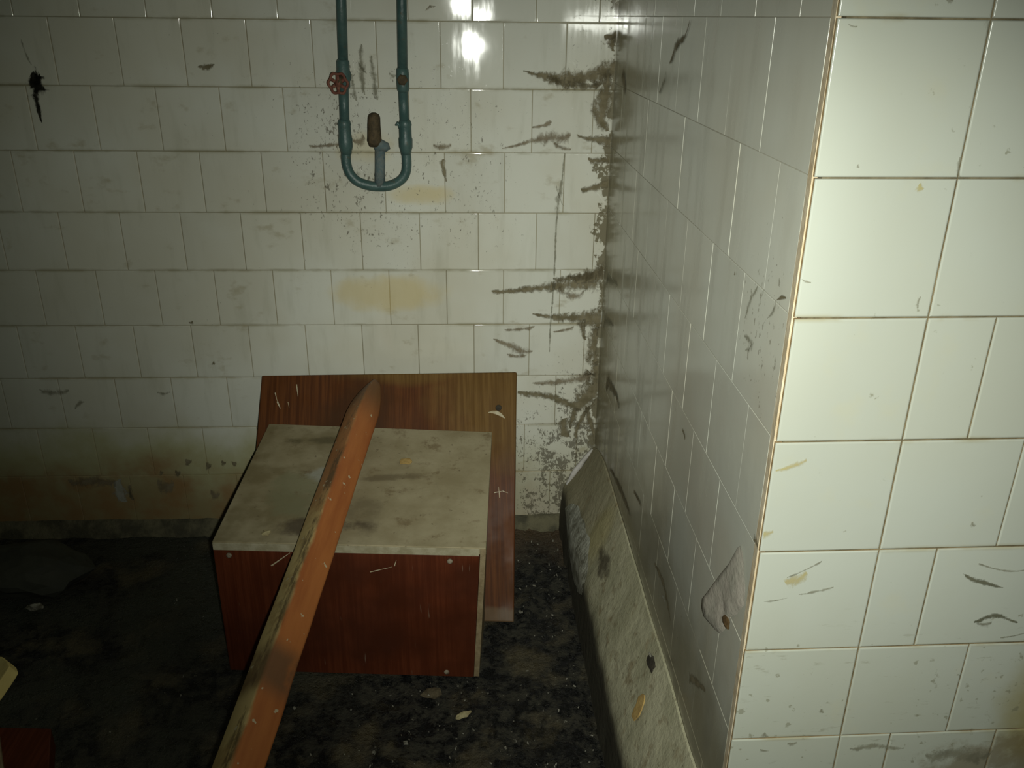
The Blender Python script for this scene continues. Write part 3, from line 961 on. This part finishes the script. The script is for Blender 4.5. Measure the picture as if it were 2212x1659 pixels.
make('splat_body', vv, ff, M['cement_flake'], splat, smooth=True)
o = chunk('pit', side_pt(0.958, 0.650, 0.006), (0.004, 0.012, 0.009), mat_simple('pit_brown', (0.10, 0.06, 0.02), (0.06, 0.035, 0.012), 60, 0.9), splat, 4, 2, 0.4)

# ------------------------------------------------------------------ green pipes with a mixer tee, on the back wall
def mat_paint():
    g = NT('old_green_pipe_paint')
    p = g.pos()
    n1 = g.noise(p, 26, 4)
    col = g.mix(g.ramp(n1, 0.35, 0.65), (0.043, 0.090, 0.084), (0.064, 0.118, 0.108))
    col = g.mix(g.ramp(g.noise(p, 60, 4, 0.7), 0.60, 0.70, 0, 0.6), col, (0.10, 0.085, 0.05))
    return g.done(col, 0.42, g.bump(g.noise(p, 130, 3), 0.4, 0.002), 0.45)


def mat_rust(name, a, b):
    g = NT(name)
    p = g.pos()
    col = g.mix(g.ramp(g.noise(p, 90, 4, 0.7), 0.38, 0.62), a, b)
    return g.done(col, 0.8, g.bump(g.noise(p, 160, 4), 0.6, 0.003), 0.3)


M['paint'] = mat_paint()
M['paint_pale'] = mat_rust('greyed_blue_paint', (0.105, 0.150, 0.155), (0.15, 0.175, 0.165))
M['rust_red'] = mat_rust('rusty_red_handwheel', (0.15, 0.055, 0.038), (0.21, 0.090, 0.060))
M['rust_dark'] = mat_rust('dark_rust', (0.060, 0.046, 0.026), (0.10, 0.072, 0.038))
YP = D - 0.035
pipe = root('water_pipes', (-0.204, YP, 1.03), 'green painted U-shaped water pipes on the white back wall', 'pipe')
RP = 0.0122
tube('pipe', [(-0.2510, YP, 2.15), (-0.2702, YP, 1.4594), (-0.2748, YP, 1.32)], RP, M['paint'], pipe, 18, wob=0.06)
tube('pipe', [(-0.2768, YP, 1.275), (-0.2803, YP, 1.17)], RP, M['paint'], pipe, 18, wob=0.06)
tube('pipe', [(-0.1215, YP, 2.15), (-0.1300, YP, 1.4611), (-0.1338, YP, 1.30)], RP, M['paint'], pipe, 18, wob=0.06)
tube('pipe', [(-0.1345, YP, 1.265), (-0.1333, YP, 1.175)], RP, M['paint'], pipe, 18, wob=0.06)
bend = smooth_path([(-0.2812, YP, 1.115), (-0.2815, YP, 1.085), (-0.2740, YP, 1.060), (-0.2560, YP, 1.041), (-0.2280, YP, 1.031), (-0.2021, YP, 1.0287), (-0.1760, YP, 1.031), (-0.1520, YP, 1.042), (-0.1365, YP, 1.060), (-0.1318, YP, 1.085), (-0.1322, YP, 1.115)], 5)
tube('u_bend', bend, RP, M['paint'], pipe, 18, wob=0.05)
# union fittings above the bend
for x, tilt in ((-0.2806, -0.0012), (-0.1326, 0.0006)):
    prof = [(1.192, .0126), (1.188, .0152), (1.180, .0172), (1.176, .0158), (1.150, .0160), (1.146, .0176), (1.126, .0172), (1.120, .0150), (1.108, .0128)]
    tube('union', [(x + tilt * (z - 1.15) * 10, YP, z) for z, r in prof], [r for z, r in prof], M['paint'], pipe, 12, wob=0.05)
# hemp and paint drip sticking out at the right-hand union
o = tube('hemp_tuft', [(-0.144, YP - 0.004, 1.174), (-0.1505, YP - 0.006, 1.184), (-0.1555, YP - 0.007, 1.178)], [0.006, 0.005, 0.002], M['paint'], pipe, 8)
# left stop valve: body, bonnet and handwheel
prof = [(1.330, .0124), (1.325, .0160), (1.306, .0162), (1.300, .0185), (1.285, .0190), (1.280, .0160), (1.268, .0160), (1.262, .0124)]
o = tube('valve_body', [(-0.2758 - (1.30 - z) * 0.02, YP, z) for z, r in prof], [r for z, r in prof], M['paint'], pipe, 12)
tube('valve_stem', [(-0.2762, YP - 0.012, 1.290), (-0.2785, YP - 0.034, 1.284), (-0.2795, YP - 0.050, 1.281)], [0.010, 0.008, 0.005], M['rust_dark'], pipe, 10)
wc = Vector((-0.2840, YP - 0.044, 1.2780)); WR = 0.0225

vv, ff = [], []
NS, NK = 40, 8
ax = Vector((-0.22, -1, -0.05)).normalized()
ex = Vector((0, 0, 1)).cross(ax).normalized(); ez = ax.cross(ex)
for i in range(NS):
    th = 2 * PI * i / NS
    R_ = WR * (1 + 0.09 * math.cos(6 * th))
    for k in range(NK):
        ph = 2 * PI * k / NK
        rr = R_ + 0.0036 * math.cos(ph)
        vv.append(wc + (ex * math.cos(th) + ez * math.sin(th)) * rr + ax * 0.0036 * math.sin(ph))
for i in range(NS):
    for k in range(NK):
        ff.append((i * NK + k, ((i + 1) % NS) * NK + k, ((i + 1) % NS) * NK + (k + 1) % NK, i * NK + (k + 1) % NK))
base = len(vv)
for s in range(6):
    th = 2 * PI * (s + 0.5) / 6
    d = ex * math.cos(th) + ez * math.sin(th); w = ex * -math.sin(th) + ez * math.cos(th)
    b = len(vv)
    for rr, hw in ((0.004, 0.0042), (WR * 0.95, 0.0030)):
        for q in (-1, 1):
            for e in (-1, 1):
                vv.append(wc + d * rr + w * hw * q + ax * 0.0022 * e)
    ff += [(b, b + 1, b + 5, b + 4), (b + 2, b + 6, b + 7, b + 3), (b, b + 4, b + 6, b + 2), (b + 1, b + 3, b + 7, b + 5), (b + 4, b + 5, b + 7, b + 6), (b, b + 2, b + 3, b + 1)]
b = len(vv)
for e in (-0.004, 0.005):
    for k in range(12):
        th = 2 * PI * k / 12
        vv.append(wc + (ex * math.cos(th) + ez * math.sin(th)) * 0.0075 + ax * e)
for k in range(12):
    ff.append((b + k, b + (k + 1) % 12, b + 12 + (k + 1) % 12, b + 12 + k))
ff += [tuple(range(b, b + 12)), tuple(range(b + 23, b + 11, -1))]
o = make('handwheel', vv, ff, M['rust_red'], pipe, smooth=True)
o['label'] = 'rusty red six-spoked handwheel of the left valve'
# right stop valve without its wheel
prof = [(1.312, .0122), (1.308, .0150), (1.296, .0158), (1.274, .0158), (1.262, .0152), (1.256, .0122)]
tube('valve_body', [(-0.1342, YP, z) for z, r in prof], [r for z, r in prof], M['paint'], pipe, 12)
o = tube('valve_nut', [(-0.1342, YP - 0.010, 1.2855), (-0.1342, YP - 0.024, 1.2850), (-0.1342, YP - 0.026, 1.2850)], [0.0135, 0.0125, 0.006], M['rust_dark'], pipe, 6)
o['label'] = 'rusty bare nut of the right valve'
# middle riser, tee and the dark stub
tube('riser', [(-0.2021, YP, 1.030), (-0.1990, YP, 1.075), (-0.1965, YP, 1.118)], 0.0128, M['paint_pale'], pipe, 16, wob=0.05)
tube('tee', [(-0.2120, YP, 1.128), (-0.2060, YP, 1.130), (-0.1960, YP, 1.131), (-0.1820, YP, 1.126), (-0.1770, YP, 1.118)], [0.0105, 0.0150, 0.0155, 0.0125, 0.007], M['paint_pale'], pipe, 14, wob=0.1)
o = tube('stub_pipe', [(-0.2085, YP - 0.002, 1.130), (-0.2092, YP - 0.004, 1.142), (-0.2085, YP - 0.006, 1.150), (-0.2078, YP - 0.008, 1.180), (-0.2066, YP - 0.010, 1.198), (-0.2064, YP - 0.011, 1.205), (-0.2063, YP - 0.011, 1.209)],
         [0.0150, 0.0182, 0.0172, 0.0160, 0.0152, 0.0120, 0.005], M['rust_dark'], pipe, 16, wob=0.05)
o['label'] = 'dark rusty capped stub above the tee'
for x, z in ((-0.262, 1.75), (-0.127, 1.75)):
    tube('wall_hook', [(x, D + 0.003, z), (x, YP, z)], 0.004, M['rust_dark'], pipe, 8)
tube('wall_hook', [(-0.1965, D + 0.004, 1.128), (-0.1965, YP, 1.128)], 0.010, M['rust_dark'], pipe, 8)

# ------------------------------------------------------------------ wooden box bench
def mat_veneer(name, a, b, c, scr=0.5, worn_z=None, gold=False):
    g = NT(name)
    p = g.pos()
    x, y, z = g.xyz(p)
    grain = g.noise(g.scale(p, (120, 4, 4)), 1.0, 4, 0.65)
    col = g.mix(g.ramp(grain, 0.36, 0.66), a, b)
    col = g.mix(g.ramp(g.noise(p, 4.0, 4), 0.45, 0.72), col, c)
    if gold:
        ng = g.math('MULTIPLY', g.math('SUBTRACT', g.noise(p, 8, 4), 0.5), 1.4)
        gm = g.math('MAXIMUM', g.blob(x, z, 0.09, 0.47, 0.22, 0.17, ng), g.blob(x, z, -0.12, 0.54, 0.32, 0.05, ng))
        col = g.mix(g.math('MULTIPLY', gm, 0.8), col, g.mix(g.ramp(grain, 0.36, 0.66), (0.125, 0.068, 0.016), (0.175, 0.105, 0.030)))
    s = g.noise(g.scale(p, (210, 14, 14), (3, 1, 0)), 1.0, 2, 0.5)
    s2 = g.ramp(g.noise(p, 6, 3), 0.42, 0.62)
    col = g.mix(g.math('MULTIPLY', g.math('MULTIPLY', g.ramp(s, 0.72, 0.80), s2), scr), col, (0.34, 0.27, 0.19))
    if worn_z is not None:
        nw = g.math('MULTIPLY', g.math('SUBTRACT', g.noise(p, 24, 4), 0.5), 0.03)
        col = g.mix(g.ramp(g.math('ADD', z, nw), worn_z, worn_z - 0.012, 0, 0.6), col, (0.16, 0.115, 0.065))
    return g.done(col, g.ramp(g.noise(p, 9, 3), 0.35, 0.65, 0.40, 0.62), g.bump(grain, 0.15, 0.002), 0.13)


M['veneer_front'] = mat_veneer('dark_red_veneer', (0.085, 0.020, 0.008), (0.125, 0.032, 0.013), (0.060, 0.016, 0.007), 0.5)
M['veneer_back'] = mat_veneer('red_brown_veneer', (0.075, 0.025, 0.008), (0.130, 0.045, 0.013), (0.062, 0.026, 0.010), 0.45, 0.035, True)


def mat_top():
    g = NT('dusty_grey_board')
    p = g.pos()
    x, y, z = g.xyz(p)
    n1 = g.noise(p, 5.5, 5, 0.6)
    col = g.mix(g.ramp(n1, 0.34, 0.66), (0.28, 0.235, 0.135), (0.40, 0.35, 0.225))
    # left half: olive and dark stain round a pale worn spot
    left = g.ramp(x, -0.20, -0.45)
    nz = g.math('MULTIPLY', g.math('SUBTRACT', g.noise(p, 13, 5, 0.65), 0.5), 3.2)
    col = g.mix(g.math('MULTIPLY', left, g.ramp(g.noise(p, 10, 4), 0.40, 0.62, 0.15, 0.75)), col, (0.17, 0.135, 0.062))
    col = g.mix(g.math('MULTIPLY', g.blob(x, y, -0.40, 1.83, 0.11, 0.10, nz), 0.7), col, (0.21, 0.205, 0.115))
    col = g.mix(g.math('MULTIPLY', g.blob(x, y, -0.335, 1.905, 0.055, 0.04, nz), 0.8), col, (0.36, 0.36, 0.30))
    col = g.mix(g.math('MULTIPLY', g.blob(x, y, -0.34, 1.70, 0.14, 0.032, nz), 0.8), col, (0.075, 0.055, 0.035))
    col = g.mix(g.math('MULTIPLY', g.blob(x, y, -0.345, 2.055, 0.13, 0.022, nz), 0.7), col, (0.10, 0.085, 0.042))
    col = g.mix(g.math('MULTIPLY', g.blob(x, y, -0.17, 1.885, 0.11, 0.018, nz), 0.65), col, (0.13, 0.10, 0.055))
    col = g.mix(g.math('MULTIPLY', g.blob(x, y, -0.235, 1.74, 0.055, 0.09, nz), 0.4), col, (0.10, 0.075, 0.042))
    sp = g.noise(p, 65, 3, 0.65)
    col = g.mix(g.ramp(g.noise(p, 19, 5, 0.7), 0.56, 0.70, 0, 0.6), col, (0.165, 0.115, 0.055))
    col = g.mix(g.ramp(sp, 0.64, 0.74, 0, 0.65), col, (0.11, 0.08, 0.042))
    return g.done(col, 0.75, g.bump(g.noise(p, 60, 4), 0.2, 0.003), 0.25)


M['board_top'] = mat_top()
M['raw_edge'] = mat_simple('pale_board_edge', (0.40, 0.365, 0.25), (0.30, 0.265, 0.165), 40, 0.7, 0.2)
M['raw_edge_dark'] = mat_simple('tan_board_edge', (0.28, 0.22, 0.125), (0.19, 0.14, 0.075), 40, 0.75, 0.3)

bench = root('box_bench', (-0.25, 1.85, 0.0), 'low red-brown wooden box bench with dusty grey top and leaning backboard', 'bench')
TLp, TRp, BRp = Vector((-.549, 2.226, .5135)), Vector((.1496, 2.178, .535)), Vector((.125, 1.790, .002))
BLp = TLp + (BRp - TRp); BLp = TLp + (BLp - TLp) * ((TLp.z - .002) / (TLp.z - BLp.z))
pn = (TRp - TLp).cross(TLp - BLp).normalized()
if pn.y < 0: pn = -pn
o = slab('backboard', [BLp, BRp, TRp, TLp], pn * 0.020, M['veneer_back'], bench, 0.003)
FLt, FRt = Vector((-.5580, 1.6530, .332)), Vector((.0483, 1.6025, .332))
FLb, FRb = Vector((-.5560, 1.6440, .003)), Vector((.0316, 1.5930, .003))


def on_panel(x, z):
    """point of the backboard's front face"""
    n = pn
    y = (n.dot(TLp) - n.x * x - n.z * z) / n.y
    return Vector((x, y, z))


tb = 0.018
# top board: front edge up on the front board, back edge against the backboard
A, B = FLt + Vector((0, 0, 0.020)), FRt + Vector((0, 0, 0.020))
C_, D_ = on_panel(.079, .3995) - pn * 0.001, on_panel(-.5235, .4055) - pn * 0.001
o = slab('top_board', [A + Vector((0.001, 0.003, 0)), B + Vector((0, 0.003, 0)), C_, D_], (0, 0, -tb), M['board_top'], bench, 0.002)
fd = (FRt - FLt).normalized(); fnrm = Vector((-fd.y, fd.x, 0)) * -1.0
if fnrm.y > 0: fnrm = -fnrm
o = slab('edge_strip', [FLt + fd * 0.002, FRt - fd * 0.0155, FRt - fd * 0.0155 + Vector((0, 0, 0.0185)), FLt + fd * 0.002 + Vector((0, 0, 0.0185))], -fnrm * 0.003, M['raw_edge'], bench, 0.001)
o['label'] = 'pale worn edge along the front of the top'
ins = 0.014
o = slab('front_board', [FLb + fd * 0.002, FRb - fd * (ins - 0.001), FRt - fd * ins, FLt + fd * 0.002], -fnrm * 0.016, M['veneer_front'], bench, 0.001)
# side boards between the front and the backboard
pb = on_panel(.060, .004) - pn * 0.002
o = slab('side_board', [FRb + Vector((0, 0, .002)), Vector((.050, pb.y, .004)), on_panel(.073, .378) - pn * 0.002, FRt + Vector((0, 0, 0.0185))], -fd * 0.0125, M['raw_edge_dark'], bench, 0.0008)
pb = on_panel(-.52, .004) - pn * 0.002
o = slab('side_board', [FLb + Vector((0.001, .018, .002)), Vector((-.54, pb.y, .004)), on_panel(-.5195, .384) - pn * 0.002, FLt + Vector((.001, .018, -.001))], fd * 0.0125, M['veneer_front'], bench, 0.0008)
# screws in the front board
for x, z in ((-.0314, .3185), (-.5215, .320), (-.044, .015)):
    t = (x - FLt.x) / (FRt.x - FLt.x)
    y = FLt.y + (FRt.y - FLt.y) * t + (FLb.y - FLt.y) * (0.33 - z) / 0.33
    q = Vector((x, y, z))
    tube('screw', [q, q + fnrm * 0.0028, q + fnrm * 0.004], [0.0068, 0.0062, 0.003], M['screw'], bench, 12)
# hole, strip of tape and scratches on the backboard
q = on_panel(.0980, .4535)
tube('bolt_hole', [q - pn * 0.0002, q - pn * 0.0016], [0.0085, 0.0075], M['hole'], bench, 12)
tp = [(.070, .4420, .0010), (.082, .4435, .003), (.094, .4420, .0045), (.106, .4370, .004), (.114, .4310, .0014)]
vv, ff = [], []
for i, (x, z, w) in enumerate(tp):
    for k, lift in ((-1, .0012), (0, .0038), (1, .0012)):
        q = on_panel(x, z + k * w) - pn * lift
        vv.append(q)
    if i:
        a = i * 3
        ff += [(a - 3, a - 2, a + 1, a), (a - 2, a - 1, a + 2, a + 1)]
o = make('tape_scrap', vv, ff, M['tape'], bench, smooth=True); o['label'] = 'pale curled tape scrap'
for (x0, z0, x1, z1, w) in ((.082, .268, .104, .272, .0010), (.104, .272, .118, .268, .0010), (.0955, .258, .0935, .281, .0012), (-.452, .495, -.447, .468, .0016), (-.510, .475, -.503, .455, .0013), (-.503, .455, -.494, .440, .0022), (-.474, .455, -.470, .442, .0010)):
    dx, dz = x1 - x0, z1 - z0
    l = math.hypot(dx, dz); nx, nz_ = -dz / l * w, dx / l * w
    qs = [on_panel(a, b) - pn * 0.0006 for a, b in ((x0 + nx, z0 + nz_), (x0 - nx, z0 - nz_), (x1 - nx * .3, z1 - nz_ * .3), (x1 + nx * .3, z1 + nz_ * .3))]
    make('scratch', qs, [(0, 1, 2, 3)], M['tape'], bench)
for (x0, z0, x1, z1, w) in ((-.430, .295, -.385, .330, .0018), (-.21, .285, -.16, .300, .0012), (-.155, .302, -.150, .318, .0012)):
    def on_front(x, z):
        t = (x - FLt.x) / (FRt.x - FLt.x)
        return Vector((x, FLt.y + (FRt.y - FLt.y) * t + (FLb.y - FLt.y) * (0.33 - z) / 0.33, z)) + fnrm * 0.0006
    dx, dz = x1 - x0, z1 - z0
    l = math.hypot(dx, dz); nx, nz_ = -dz / l * w, dx / l * w
    make('scratch', [on_front(a, b) for a, b in ((x0 + nx, z0 + nz_), (x0 - nx, z0 - nz_), (x1 - nx * .3, z1 - nz_ * .3), (x1 + nx * .3, z1 + nz_ * .3))], [(0, 1, 2, 3)], M['tape'], bench)


def top_z(x, y):
    n = (B - A).cross(D_ - A).normalized()
    return A.z - (n.x * (x - A.x) + n.y * (y - A.y)) / n.z


def flake(name, x, y, s, mat, label, cat, seed, flat=0.22):
    o = chunk(name, (x, y, top_z(x, y) + 0.0008), (s, s * 0.95, s * flat), mat, None, seed, 2, 0.55)
    o.rotation_euler = (0, 0, seed)
    return tag(o, label, cat)


flake('paint_chip', -0.1441, 1.9425, 0.017, M['ochre_chip'], 'yellow chip lying on the right half of the dusty bench top', 'chip', 3)
flake('plaster_crumb', -0.4416, 1.6735, 0.010, M['pale_chip'], 'small pale crumb on the front left of the bench top', 'crumb', 6, 0.7)

# ------------------------------------------------------------------ orange timber lying on the bench
def mat_timber():
    g = NT('orange_painted_timber')
    o = g.objco()
    x, y, z = g.xyz(o)
    n1 = g.noise(g.scale(o, (30, 4, 30)), 1.0, 4)
    col = g.mix(g.ramp(n1, 0.35, 0.66), (0.33, 0.100, 0.026), (0.42, 0.145, 0.038))
    nl = g.noise(g.scale(o, (22, 9, 22)), 1.0, 5, 0.65)
    # face on the -x side: paint worn off to bare tan wood over the lower length
    wear = g.math('ADD', x, g.math('MULTIPLY', g.math('SUBTRACT', nl, 0.5), 0.022))
    wm = g.math('MULTIPLY', g.ramp(wear, 0.006, -0.004), g.ramp(y, 0.20, -0.04, 0.22, 1.0))
    tan = g.mix(g.ramp(g.noise(o, 26, 4), 0.40, 0.66), (0.56, 0.43, 0.185), (0.40, 0.28, 0.11))
    col = g.mix(wm, col, tan)
    dark = g.math('MULTIPLY', g.ramp(g.noise(g.scale(o, (40, 12, 40), (2, 0, 5)), 1.0, 4, 0.7), 0.47, 0.60), g.ramp(g.math('ABSOLUTE', g.math('ADD', x, 0.010)), 0.018, 0.005))
    col = g.mix(g.math('MULTIPLY', dark, 0.75), col, (0.10, 0.065, 0.028))
    # muddy band near the frame end, brownish upper end
    col = g.mix(g.math('MULTIPLY', g.ramp(g.math('ABSOLUTE', g.math('ADD', y, 0.365)), 0.07, 0.02), g.ramp(nl, 0.35, 0.55, 0.3, 0.8)), col, (0.12, 0.068, 0.034))
    col = g.mix(g.ramp(y, 0.36, 0.54, 0, 0.85), col, (0.125, 0.064, 0.022))
    sp = g.noise(o, 58, 2, 0.5)
    col = g.mix(g.ramp(sp, 0.70, 0.73, 0, 0.85), col, (0.52, 0.46, 0.30))
    return g.done(col, 0.55, g.bump(nl, 0.3, 0.004), 0.35)


M['timber'] = mat_timber()
T0, T1 = Vector((-.3095, 1.600, .3965)), Vector((-.2435, 2.163, .502))
dv = (T1 - T0).normalized()
lx = Vector((1, 0, 0)); lx = (lx - dv * lx.dot(dv)).normalized()
lz = lx.cross(dv)
mt = Matrix((lx, dv, lz)).transposed().to_4x4(); mt.translation = T0
S = 0.0322; RR = 0.008
cs = []
for cx_, cz_ in ((1, 1), (-1, 1), (-1, -1), (1, -1)):
    a0 = math.atan2(cz_, cx_) - PI / 4
    for k in range(5):
        th = a0 + k * PI / 8
        cs.append((cx_ * (S - RR) + RR * math.cos(th), cz_ * (S - RR) + RR * math.sin(th)))
phi = math.radians(-48)          # lies on its arris; seen from above two faces show
cs = [(a * math.cos(phi) - b * math.sin(phi), a * math.sin(phi) + b * math.cos(phi)) for a, b in cs]
length_back = (T0.z - 0.047) / dv.z
ys = [-length_back + i * 0.03 for i in range(int(length_back / 0.03) + 1)]
Ltop = (T1 - T0).length
ys += [0.012 + i * 0.03 for i in range(int((Ltop - 0.16) / 0.03))]
ring_scale = [(y, 1.0, 0.0, 0.0) for y in ys]
ring_scale += [(Ltop - 0.13, 1.0, 0, 0), (Ltop - 0.10, .96, .0005, .001), (Ltop - 0.07, .86, .002, .003), (Ltop - 0.045, .71, .004, .007), (Ltop - 0.022, .52, .007, .012), (Ltop - 0.008, .38, .009, .015), (Ltop - 0.002, .25, .010, .017)]
vv, ff = [], []
nc = len(cs)
for i, (y, s, ox, oz) in enumerate(ring_scale):
    for a, b in cs:
        w = 1 + 0.03 * noise.noise(Vector((a * 60, y * 9, b * 60)))
        vv.append(mt @ Vector((a * s * w + ox, y, b * s * w + oz)))
    if i:
        k = i * nc
        for j in range(nc):
            ff.append((k - nc + j, k - nc + (j + 1) % nc, k + (j + 1) % nc, k + j))
ff.append(tuple(range(nc - 1, -1, -1))); k = (len(ring_scale) - 1) * nc; ff.append(tuple(range(k, k + nc)))
beam = make('timber_beam', vv, ff, M['timber'], origin=(0, 0, 0), smooth=True)
beam.data.transform(mt.inverted()); beam.matrix_world = mt
tag(beam, 'long orange-painted square timber lying across the box bench against its backboard', 'beam')

# ------------------------------------------------------------------ odds and ends on the floor
def rubbish_bag():
    o = chunk('grey_lump', (-1.19, 2.03, -0.004), (0.175, 0.105, 0.062), M['grey_plastic'], None, 11, 3, 0.22)
    return tag(o, 'dull grey rounded lump on the black floor, far left', 'lump')
rubbish_bag()
o = chunk('pale_shard', (-1.11, 1.90, 0.002), (0.020, 0.010, 0.008), M['debris'], None, 21, 2, 0.5)
tag(o, 'pale shard on the floor just below the grey lump', 'shard')
o = chunk('floor_chip', (-0.007, 1.474, 0.002), (0.017, 0.007, 0.005), M['pale_chip'], None, 31, 2, 0.6)
o.rotation_euler = (0, 0, 0.5)
tag(o, 'pale flake on the black floor in front of the bench', 'flake')
o = chunk('rubble_lump', (-0.078, 1.545, -0.004), (0.022, 0.014, 0.012), mat_simple('brown_rubble', (0.13, 0.105, 0.06), (0.07, 0.055, 0.032), 60, 0.9, 0.6), None, 41, 2, 0.5)
tag(o, 'brownish lump of rubble close to the foot of the bench front', 'rubble')
# plank end leaning into the view at the left edge
pv = Vector((-0.752, 1.188, 0.420)); pe = Vector((-1.45, 0.905, 0.026))
pd = (pv - pe).normalized(); pw = Vector((0.43, -0.90, 0.0)); pw = (pw - pd * pw.dot(pd)).normalized(); ph = pd.cross(pw)
if ph.z < 0: ph = -ph
LP = (pv - pe).length
out = [(0, -1), (LP - 0.050, -1.0), (LP - 0.034, -0.86), (LP - 0.017, -0.56), (LP - 0.005, -0.16), (LP - 0.001, 0.12), (LP - 0.008, 0.30), (LP - 0.030, 0.72), (LP - 0.058, 1.0), (0, 1)]
top = [pe + pd * a + pw * b * 0.060 + ph * 0.011 for a, b in out]
bot = [p - ph * 0.022 for p in top]
n = len(top)
o = make('plank', top + bot, [tuple(range(n)), tuple(range(2 * n - 1, n - 1, -1))] + [(i, (i + 1) % n, n + (i + 1) % n, n + i) for i in range(n)], M['tan'], origin=pe)
bevel(o, 0.002, 2)
tag(o, 'pale tan plank whose rounded end pokes in at the left edge', 'plank')
# dark red board at the lower left
brd = root('veneered_board', (-1.05, 1.30, 0.0), 'dark red veneered board lying on the floor at the lower left', 'board')
bz = 0.05
o = slab('board_panel', [(-1.30, 1.12, bz), (-0.752, 1.13, bz), (-0.866, 1.430, bz), (-1.28, 1.460, bz)], (0, 0, -0.05), M['veneer_front'], brd, 0.002)
o = slab('batten', [(-1.02, 1.13, bz + 0.018), (-0.800, 1.13, bz + 0.018), (-0.968, 1.425, bz + 0.018), (-1.05, 1.43, bz + 0.018)], (0, 0, -0.0185), M['raw_edge_dark'], brd, 0.003)
o['label'] = 'lighter brown batten along the board'
